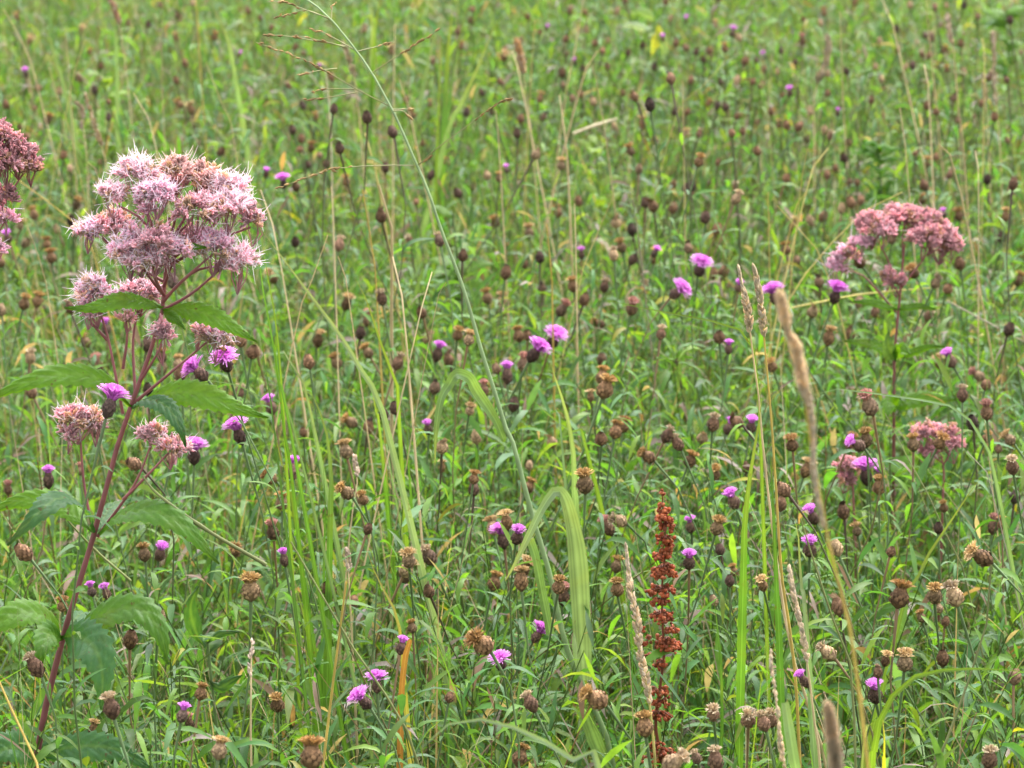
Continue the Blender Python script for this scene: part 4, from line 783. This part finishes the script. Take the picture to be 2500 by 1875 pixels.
spike('furry_grass', 'blurred furry tan grass spike nearest the camera on a yellow stalk', 3, 1, [(480, 2900), (400, 2450), (380, 1950), (300, 1650), (240, 1340), (180, 1230), (130, 1000), (100, 880)], [(870, 5000), (780, 4320), (700, 3720), (600, 3250)], 100, (.80, .66, .48), Y=2.4, kind='fur', scol='y', n=5200,
      prof=([0, .25, .4, .47, .52, .62, .68, .75, .8, .84, .88, .97, 1], [.28, .34, .3, .4, .62, .9, .75, .8, .55, .4, .85, .7, .15]))
spike('furry_grass', 'blunt furry grass spike poking up at the bottom edge', 3, 3, [(600, 1800), (570, 1500), (540, 1250), (515, 1120)], [(660, 2300), (640, 2100)], 100, (.76, .62, .46), Y=2.25, kind='fur', scol='y', n=3600, prof=([0, .6, .9, 1], [1, 1, .75, .35]))
spike('seed_spike', 'bead like beige seed spike standing against the rust dock', 2, 3, [(1190, 1110), (1150, 850), (1100, 650), (1080, 400), (1040, 200), (1010, 0), (985, -250)], [(1230, 1500), (1210, 1300)], 92, BEI, Y=3.45, n=240, scol='g', prof=([0, .1, .5, .75, .9, 1], [.6, .9, 1, .8, .25, .1]))
spike('seed_spike', 'slender seed spike, paler of the pair below the twin purple blooms', 2, 1, [(2050, 1210), (2040, 1050), (2000, 870), (1960, 660)], [(2700, 4900), (2400, 3900), (2200, 2500), (2120, 1659)], 88, BEI, Y=3.7, n=150, prof=([0, .1, .5, .62, .68, 1], [.6, 1, .85, .6, .15, .1]))
spike('seed_spike', 'slender seed spike on a golden stalk beside the furry spike', 2, 1, [(2175, 1250), (2165, 1100), (2140, 900), (2115, 760), (2090, 650)], [(2480, 4800), (2430, 4000), (2330, 3318), (2271, 2400), (2215, 1659)], 84, BEI, Y=3.65, n=150, scol='y', prof=([0, .1, .6, .8, 1], [.6, 1, .8, .6, .2]))
spike('seed_spike', 'thin spike of papery white seeds on a tan stalk, below the furry spike', 3, 3, [(345, 740), (310, 580), (280, 400), (240, 250), (200, 50), (180, -80)], [(455, 1700), (400, 1250), (360, 900)], 76, BEI, Y=3.3, n=150, prof=([0, .15, .3, .5, .9, 1], [.8, 1, .5, .7, .6, .2]))
spike('seed_spike', 'scrap of papery seeds on a thin stalk by the square topped blade', 3, 3, [(140, 1659), (110, 1450), (85, 1150), (55, 980), (30, 800), (25, 640)], [(170, 1800)], 70, BEI, Y=3.02, n=80, prof=([0, .25, .35, .6, .8, 1], [1, .7, .3, .5, .6, .15]))
spike('seed_spike', 'curved beige plume near the top edge among seed heads', 3, 0, [(410, 740), (440, 670), (490, 590), (510, 480), (520, 400), (510, 320)], [(400, 1200), (395, 900)], 80, (.50, .42, .28), h=.74, n=150)
spike('seed_spike', 'straight orange tan spike high beside straw stalks', 2, 0, [(100, 640), (80, 520), (60, 430), (40, 350)], [(180, 1300), (130, 900)], 58, (.46, .28, .13), h=.78, kind='fur', n=500)
spike('seed_spike', 'tan grass spike touching the top edge by the folded blade', 0, 0, [(1040, 210), (1010, 130), (980, 50), (950, 0)], [(1100, 700), (1060, 400)], 60, (.34, .20, .12), h=.76, n=110)
spike('seed_spike', 'knobbly beige seed spike above the cropped rose flower', 0, 0, [(890, 1280), (850, 1180), (800, 1030), (770, 930), (740, 820)], [(960, 1800), (920, 1450)], 56, (.48, .36, .22), h=.74, n=90)
spike('seed_spike', 'drooping dull seed spike above the cropped rose flower', 0, 0, [(700, 1120), (715, 1020), (705, 930), (660, 890)], [(760, 1600), (740, 1250)], 46, (.36, .26, .17), h=.70, n=70)
spike('seed_spike', 'white flecked seed spike in the upper corner', 3, 0, [(1600, 390), (1580, 330), (1560, 250), (1550, 130)], [(1640, 900), (1615, 600)], 56, (.56, .46, .36), h=.74, n=80)
spike('seed_spike', 'long pale seed spike beside hooked seed head', 3, 0, [(1975, 920), (1960, 800), (1955, 600), (1950, 400), (1945, 290)], [(2010, 1400), (1990, 1100)], 52, (.50, .40, .28), h=.74, n=110)
spike('seed_spike', 'short pale spike next to the long one', 3, 0, [(1885, 890), (1870, 780), (1860, 650)], [(1910, 1300), (1895, 1050)], 52, (.50, .40, .28), h=.70, n=70)
spike('seed_spike', 'straw spike behind the slanting panicle stem', 1, 0, [(850, 660), (810, 540), (780, 440), (755, 370)], [(900, 1100), (870, 850)], 62, (.46, .36, .22), h=.74, n=110)
spike('seed_spike', 'papery seed scrap beside the big golden tuft', 1, 2, [(880, 800), (865, 720), (850, 620)], [(800, 1400), (850, 1000)], 56, (.56, .44, .34), h=.66, n=40)
spike('seed_spike', 'small papery seed spike left of two golden tufts', 1, 2, [(800, 1620), (800, 1540), (785, 1430)], [(820, 2000), (805, 1800)], 64, (.56, .44, .34), h=.60, n=46)
spike('seed_spike', 'bare stalk with few white seeds below a large brown tuft', 0, 3, [(2170, 900), (2165, 780), (2170, 630), (2175, 560)], [(2170, 1650), (2165, 1300)], 64, (.60, .50, .42), Y=3.35, n=16)

# ------------------------------------------------------------------ rust red dock
def dock():
    Y = 3.62; m = mpp(Y)
    pts = [(1590, 1900), (1606, 1820), (1600, 1765), (1611, 1680), (1622, 1590), (1617, 1520), (1617, 1420), (1626, 1330), (1620, 1270), (1617, 1203)]
    P = grounded([at_y(x, y, Y) for x, y in pts]); base = P[0].copy(); base[2] = 0
    root = empty('dock_plant', base)
    A = spline(P, 60); t = np.linspace(0, 1, 60)
    g = Geo(); g.add(tube(A[None], np.interp(t, [0, .5, 1], [.0032, .0022, .0006])[None], np.array([.13, .035, .018]), 7)); g.obj('stem', M_STEM, root, base)
    whorls = [(1617, 1203, 10, 4), (1616, 1232, 14, 6), (1619, 1251, 34, 16), (1622, 1262, 46, 22), (1628, 1285, 36, 16), (1624, 1312, 50, 22), (1627, 1332, 34, 10), (1616, 1355, 46, 20), (1625, 1348, 26, 12), (1621, 1385, 62, 34),
              (1620, 1396, 66, 34), (1614, 1437, 74, 40), (1612, 1466, 44, 22), (1613, 1500, 64, 38), (1640, 1535, 34, 14), (1634, 1572, 70, 44), (1626, 1562, 50, 22), (1612, 1620, 34, 12), (1608, 1686, 42, 26), (1613, 1712, 44, 20), (1610, 1742, 60, 40),
              (1592, 1850, 66, 34), (1625, 1835, 64, 26), (1602, 1820, 40, 16), (1570, 1535, 12, 3), (1583, 1558, 14, 4), (1572, 1573, 16, 5), (1580, 1608, 18, 6)]
    for i, (x, y, w, n) in enumerate(whorls):
        g = Geo(); c0 = at_y(x, y, Y); n = int(n * 1.5)
        az = rng.random(n) * 6.28; rr = np.sqrt(rng.uniform(.1, 1, n)) * w * .50 * m
        c = c0 + np.stack([np.cos(az) * rr, np.sin(az) * rr * .9, rng.normal(0, .0019, n) - rr * .18], -1)
        d = nrm(rng.normal(0, 1, (n, 3)) + np.array([0, 0, -.5])); R_ = rng.uniform(.0014, .0023, n)[:, None]
        sq = np.array([-1, -.55, .1, .65, 1.0])
        cc = np.array([[.34, .085, .030], [.22, .065, .030], [.42, .13, .055], [.28, .06, .022]])[rng.integers(0, 4, n)] * rng.uniform(.7, 1.25, (n, 1))
        g.add(tube(c[:, None] + d[:, None] * R_[:, :, None] * sq[None, :, None], R_ * np.array([[.1, .8, 1, .6, .08]]), cc, 5))
        dv = nrm(rng.normal(0, 1, (n, 3))); Pq = c[:, None] + dv[:, None] * R_[:, :, None] * 1.35 * np.linspace(-1, 1, 4)[None, :, None]
        g.add(ribbon(Pq, R_ * np.array([[.3, 1.1, 1.0, .25]]), nrm(rng.normal(0, 1, (n, 3))), cc * np.array([1.1, 1.05, 1]), .3, 3))
        g.add(tube(np.stack([np.repeat(c0[None], n, 0), c0 * .5 + c * .5 + np.array([0, 0, .002]), c], 1), .0005, np.array([.16, .05, .02]), 3))
        g.obj('fruit_whorl', M_DOCK, root, base)
    tag(root, 'rust red dock seed spike with knobbly whorls', 'dock')
dock()

# ------------------------------------------------------------------ tall green grass with open panicle
def panicle():
    Y = 3.78; m = mpp(Y)
    def q(c, r, x, y, d=0): a = S(c, r, x, y); return at_y(a[0], a[1], Y + d * .01)
    culm = [q(2, 3, 880, 1659), q(2, 3, 760, 1250), q(2, 3, 480, 640), q(2, 3, 330, 0), q(2, 2, 180, 1150), q(2, 2, 0, 480), q(1, 2, 2180, 450), q(1, 2, 2040, 0), q(1, 1, 1950, 1380), q(1, 1, 1790, 830), q(1, 1, 1600, 330), q(1, 1, 1490, 0),
            q(1, 0, 1390, 1430), q(1, 0, 1230, 1060), q(1, 0, 1160, 920), q(1, 0, 1000, 630), q(1, 0, 870, 445), q(1, 0, 650, 170), q(1, 0, 450, 0), q(1, 0, 200, -150)]
    P = grounded(culm); base = P[0].copy(); base[2] = 0
    root = empty('panicle_grass', base); k = 60; t = np.linspace(0, 1, k)
    g = Geo(); C = (np.array([.16, .25, .08]) * (1 - t[:, None]) + np.array([.32, .42, .21]) * t[:, None])[None]
    g.add(tube(spline(P, k)[None], np.interp(t, [0, .5, .75, 1], [.0036, .0029, .0018, .0008])[None], C, 6)); g.obj('stem', M_STEM, root, base)
    br = [[(870, 445), (1060, 398), (1180, 360)], [(1000, 630), (1290, 440), (1595, 250)], [(1160, 920), (870, 770), (560, 590), (350, 490), (0, 365)], [(1175, 945), (1370, 940)], [(1400, 1430), (1060, 1430), (700, 1455), (500, 1510), (180, 1630)],
          [(1400, 1420), (1515, 1355)], [(1400, 1430), (1540, 1300), (1820, 1090), (2080, 900), (2210, 848)], [(640, 160), (420, 82), (240, 20), (100, 12)], [(650, 170), (440, 90), (300, 120), (150, 155)], [(780, 400), (440, 340), (250, 310), (60, 300)],
          [(780, 410), (600, 360), (340, 305)], [(700, 590), (540, 610), (370, 650)], [(650, 180), (660, 60), (690, 20)], [(870, 440), (600, 290), (480, 255)], [(1180, 960), (1270, 960), (1360, 1040)], [(850, 770), (600, 770), (480, 800)], [(870, 800), (500, 860), (390, 855)]]
    for b in br:
        pts = [q(1, 0, x, y, 1.2 * i * (1 if b[0][0] % 20 else -1)) for i, (x, y) in enumerate(b)]
        A = spline(pts, 24); g = Geo(); g.add(tube(A[None], np.linspace(.0006, .0003, 24)[None], np.array([.24, .23, .09]), 4))
        o = g.obj('panicle_branch', M_STEM, root, base)
        n = max(5, int(np.linalg.norm(A[-1] - A[0]) / .006)); u = rng.uniform(.45, 1, n); T = nrm(np.gradient(A, axis=0)); x = np.linspace(0, 1, 24)
        ctr = np.stack([np.interp(u, x, A[:, i]) for i in range(3)], -1); tt = np.stack([np.interp(u, x, T[:, i]) for i in range(3)], -1)
        L = rng.uniform(.0022, .0034, n)[:, None]; s = np.linspace(-1, 1, 4); dd = nrm(tt + rng.normal(0, .2, (n, 3)))
        g = Geo(); g.add(tube((ctr + rng.normal(0, .0006, (n, 3)))[:, None] + dd[:, None] * L[:, None] * s[None, :, None], np.array([[.0003, .0009, .0008, .0001]]), np.array([.40, .27, .12]) * rng.uniform(.7, 1.3, (n, 1)), 4))
        g.obj('seeds', M_FUR, o, base)
    # folded leaf blades
    f1 = [q(1, 2, 2140, 480), q(1, 2, 2060, 300, -1), q(1, 2, 1900, 60, -2), q(1, 1, 1840, 1610, -3), q(1, 1, 1765, 1575, -4), q(1, 1, 1735, 1572, -4.5), q(1, 1, 1705, 1592, -5), q(1, 1, 1670, 1659, -5), q(1, 2, 1600, 120, -6), q(1, 2, 1555, 400, -7), q(1, 2, 1545, 700, -7)]
    blade_obj(f1, 56 * TS * m, ([0, .2, .42, .5, .75, 1], [.5, .85, .95, .8, .5, .04]), (.12, .20, .075), root, base, 'blade', (.25, -.9, .3))
    f2 = [q(2, 3, 620, 900), q(2, 3, 600, 500), q(2, 3, 570, 0, -1), q(2, 2, 540, 1350, -2), q(2, 2, 485, 1080, -3), q(2, 2, 440, 960, -4), q(2, 2, 410, 922, -4.6), q(2, 2, 375, 920, -5), q(2, 2, 340, 950, -5.4), q(2, 2, 265, 1060, -6), q(2, 2, 170, 1250, -7), q(2, 2, 20, 1560, -8), q(2, 2, -60, 1700, -8)]
    blade_obj(f2, 90 * TS * m, ([0, .2, .45, .56, .66, .85, 1], [.7, 1, .95, .7, .5, .35, .03]), (.150, .220, .125), root, base, 'blade', (.3, -.9, .2))
    f3 = [q(2, 3, 330, 500), q(2, 3, 260, 150), q(2, 2, 200, 1500, -1), q(2, 2, 150, 1340, -2), q(2, 2, 190, 1320, -3)]
    blade_obj(f3, 44 * TS * m, PBB, (.11, .19, .08), root, base, 'blade', (.3, -.9, .2))
    f4 = [q(2, 3, 620, 1150), q(2, 3, 750, 1500), q(2, 3, 830, 1659)]
    blade_obj(f4, 70 * TS * m, PBB, (.12, .20, .08), root, base, 'blade', (.1, -.95, .2))
    tag(root, 'tall pale green grass leaning over with open seed panicle and folded blades', 'grass', kind='thing')
panicle()

# ------------------------------------------------------------------ small broad-leaved weeds
def weed(name, label, c, r, x, y, h, n, spread, L, col, extra=()):
    px, py = S(c, r, x, y); top = at_z(px, py, h); base = np.array([top[0], top[1], 0.])
    root = empty(name, base); m = mpp(top[1])
    g = Geo(); g.add(tube(spline([base + np.array([0, 0, -.01]), base + np.array([.02, 0, h * .5]), top], 10)[None], .0016, np.array([.10, .15, .05]), 5)); g.obj('stem', M_STEM, root, base)
    for i in range(n):
        az = random.random() * 6.28; t = random.uniform(.72, 1.0); o = base + (top - base) * t + np.array([.02 * (1 - abs(2 * t - 1)), 0, 0])
        l = L * random.uniform(.6, 1.1); d = np.array([math.cos(az) * spread, math.sin(az) * spread, random.uniform(.0, .6)]) * l
        big_leaf([o, o + d * .5 + np.array([0, 0, .12 * l]), o + d], l * .26 / m, m, (0, -.5, .85), np.array(col) * random.uniform(.8, 1.2), 'leaf', root, base, 9, 5)
    for pts, w, cc in extra:
        P = [at_y(*S(c, r, a, b), top[1]) for a, b in pts]
        big_leaf(P, w * TS * .5, m, (0, -.9, .4), cc, 'leaf', root, base, 14, 7, .1, 0)
    tag(root, label, 'weed')
weed('leafy_weed', 'weed with one hanging yellow leaf and a whitish leaf at the top edge', 2, 0, 1230, 170, .60, 5, .8, .05, (.10, .19, .05),
     [([(1265, 200), (1265, 300), (1230, 400), (1200, 480)], 92, (.42, .42, .07)), ([(1220, 290), (1120, 240), (1030, 215), (950, 240)], 66, (.40, .50, .40)), ([(1240, 200), (1170, 120), (1080, 95), (1020, 130)], 80, (.22, .34, .14)), ([(1250, 250), (1320, 400), (1300, 500)], 90, (.20, .30, .16))])
weed('leafy_weed', 'bright yellow green weed above the big pink flower head', 0, 0, 900, 660, .58, 22, 1.0, .055, (.17, .27, .03))
weed('leafy_weed', 'bright yellow green weed sprig amid brown seed heads', 2, 0, 720, 1250, .58, 16, .8, .05, (.18, .28, .04))
weed('leafy_weed', 'fresh dark green leafy weed behind the rose dome', 3, 0, 950, 1250, .57, 60, 1.1, .036, (.07, .19, .018))
weed('leafy_weed', 'fresh bright green leaves in the upper corner', 3, 0, 2050, 80, .58, 34, 1.0, .055, (.10, .22, .02))
weed('leafy_weed', 'light green leafy clump amid straw stalks', 1, 1, 1700, 180, .58, 18, 1.0, .06, (.10, .20, .03))
weed('leafy_weed', 'upright dark green lance leaves beside the large brown tuft', 0, 3, 1790, 560, .56, 5, .6, .06, (.05, .12, .03),
     [([(1770, 620), (1680, 450), (1650, 250), (1720, 80)], 150, (.045, .115, .03)), ([(1790, 580), (1900, 500), (2080, 480)], 70, (.05, .13, .03)), ([(1800, 900), (1900, 960), (2010, 900), (2100, 850)], 110, (.05, .13, .03))])

# ------------------------------------------------------------------ bee
def bee(at):
    root = empty('bee', at)
    R_ = Matrix.Rotation(RAD(-20), 4, 'Y'); 
    def part(name, pts, rad, col, sides=10, mat=M_BEE):
        g = Geo(); g.add(tube(np.array(pts, float)[None], np.array(rad, float)[None], col, sides)); return g.obj(name, mat, root)
    s = .001
    z = np.linspace(-1, 1, 7); rd = np.sqrt(np.maximum(1 - z * z, .02))
    th = part('thorax', [(a * 2.6 * s, 0, (2.4 + .2 * math.cos(a)) * s) for a in z], rd * 2.4 * s, np.array([.30, .15, .04]))
    r = np.random.default_rng(5); n = 160; d = nrm(r.normal(0, 1, (n, 3))); p = d * np.array([2.6, 2.4, 2.4]) * s + np.array([0, 0, 2.5 * s])
    g = Geo(); g.add(ribbon(np.stack([p, p + d * .7 * s], 1), .00012, nrm(r.normal(0, 1, (n, 3))), np.array([.42, .24, .07]))); g.obj('fuzz', M_TUFT, th)
    cs = np.array([[[.05, .03, .015] if i % 2 else [.22, .12, .04] for i in range(9)]])
    zz = np.linspace(-1, 1, 9); part('abdomen', [((-5.6 + a * 3.6) * s, 0, (2.0 - .25 * (1 - a)) * s) for a in zz], np.sqrt(np.maximum(1 - zz * zz, .02)) * 2.2 * s, cs)
    part('head', [((3.6 + a * 1.2) * s, 0, 1.9 * s) for a in z], rd * 1.6 * s, np.array([.03, .022, .018]))
    for sg in (-1, 1):
        g = Geo(); g.add(ribbon(np.array([[(0.5 * s, sg * 1.2 * s, 4.2 * s), (-2.5 * s, sg * 2.6 * s, 4.9 * s), (-6 * s, sg * 3.4 * s, 4.8 * s)]]), np.array([[.0004, .0013, .0006]]), np.array([0, 0, 1.]), np.array([.35, .32, .28]))); g.obj('wing', M_FIL, root)
        for x in (1.8, 0, -1.6): part('leg', [(x * s, sg * 1.8 * s, 1.2 * s), ((x + .2) * s, sg * 3.4 * s, .9 * s), ((x - .3) * s, sg * 3.9 * s, -1.2 * s)], [.0002, .00016, .0001], np.array([.03, .02, .015]), 4)
    root.rotation_euler = (0, RAD(18), RAD(12))
    tag(root, 'small brown bee feeding on a purple bloom', 'bee')
if BEE_AT is not None: bee(BEE_AT)

# ------------------------------------------------------------------ labels that single out each plant
LAND = [('the big pink flower head', 430, 500), ('the rose dome', 2200, 565), ('the rust dock spike', 1615, 1480), ('the blurred furry spike', 1965, 930), ('the large folded blade', 1385, 1230), ('the upper folded blade', 1110, 920),
        ('the cropped rose flower', 40, 400), ('the hanging yellow leaf', 1600, 100), ('the open panicle', 840, 130), ('the whorled leaves', 200, 1320), ('the twin purple blooms', 1670, 670), ('the bee', 557, 846),
        ('the blunt furry spike', 2030, 1780), ('the bottom arching blade', 1230, 1770), ('the golden straw', 820, 1640), ('the curved beige plume', 2015, 140), ('the bright weed sprig', 1455, 360), ('the broad straw stalk', 955, 600),
        ('the short rose cluster', 2290, 1070), ('the orange blade', 990, 1620), ('the long pale slanting blade', 790, 770), ('the square topped blade', 1920, 1780)]
ORD = ['', 'second ', 'third ', 'fourth ', 'fifth ', 'sixth ', 'seventh ', 'eighth ', 'ninth ', 'tenth ', 'eleventh ', 'twelfth ', 'thirteenth ', 'fourteenth ']
buckets = {}
for o, look, px, py in PENDING:
    d = [(math.hypot(px - a, py - b), n, px - a, py - b) for n, a, b in LAND]; d.sort()
    dist, n, dx, dy = d[0]
    v = 'above' if dy < -.5 * abs(dx) else ('below' if dy > .5 * abs(dx) else '')
    hz = 'left' if dx < -.5 * abs(dy) else ('right' if dx > .5 * abs(dy) else '')
    where = (v + ' ' + hz).strip() + (' of' if hz else '')
    buckets.setdefault((look, n, where), []).append((dist, o))
for (look, n, where), lst in buckets.items():
    lst.sort(key=lambda q: q[0])
    for i, (dist, o) in enumerate(lst):
        if len(lst) == 1: o['label'] = f'{look} {where} {n}'
        else: o['label'] = f'{look}, {ORD[min(i, 13)]}closest {where} {n}'
print('things', len(PENDING), 'tris', sum(len(m.polygons) for m in bpy.data.meshes) * 2)
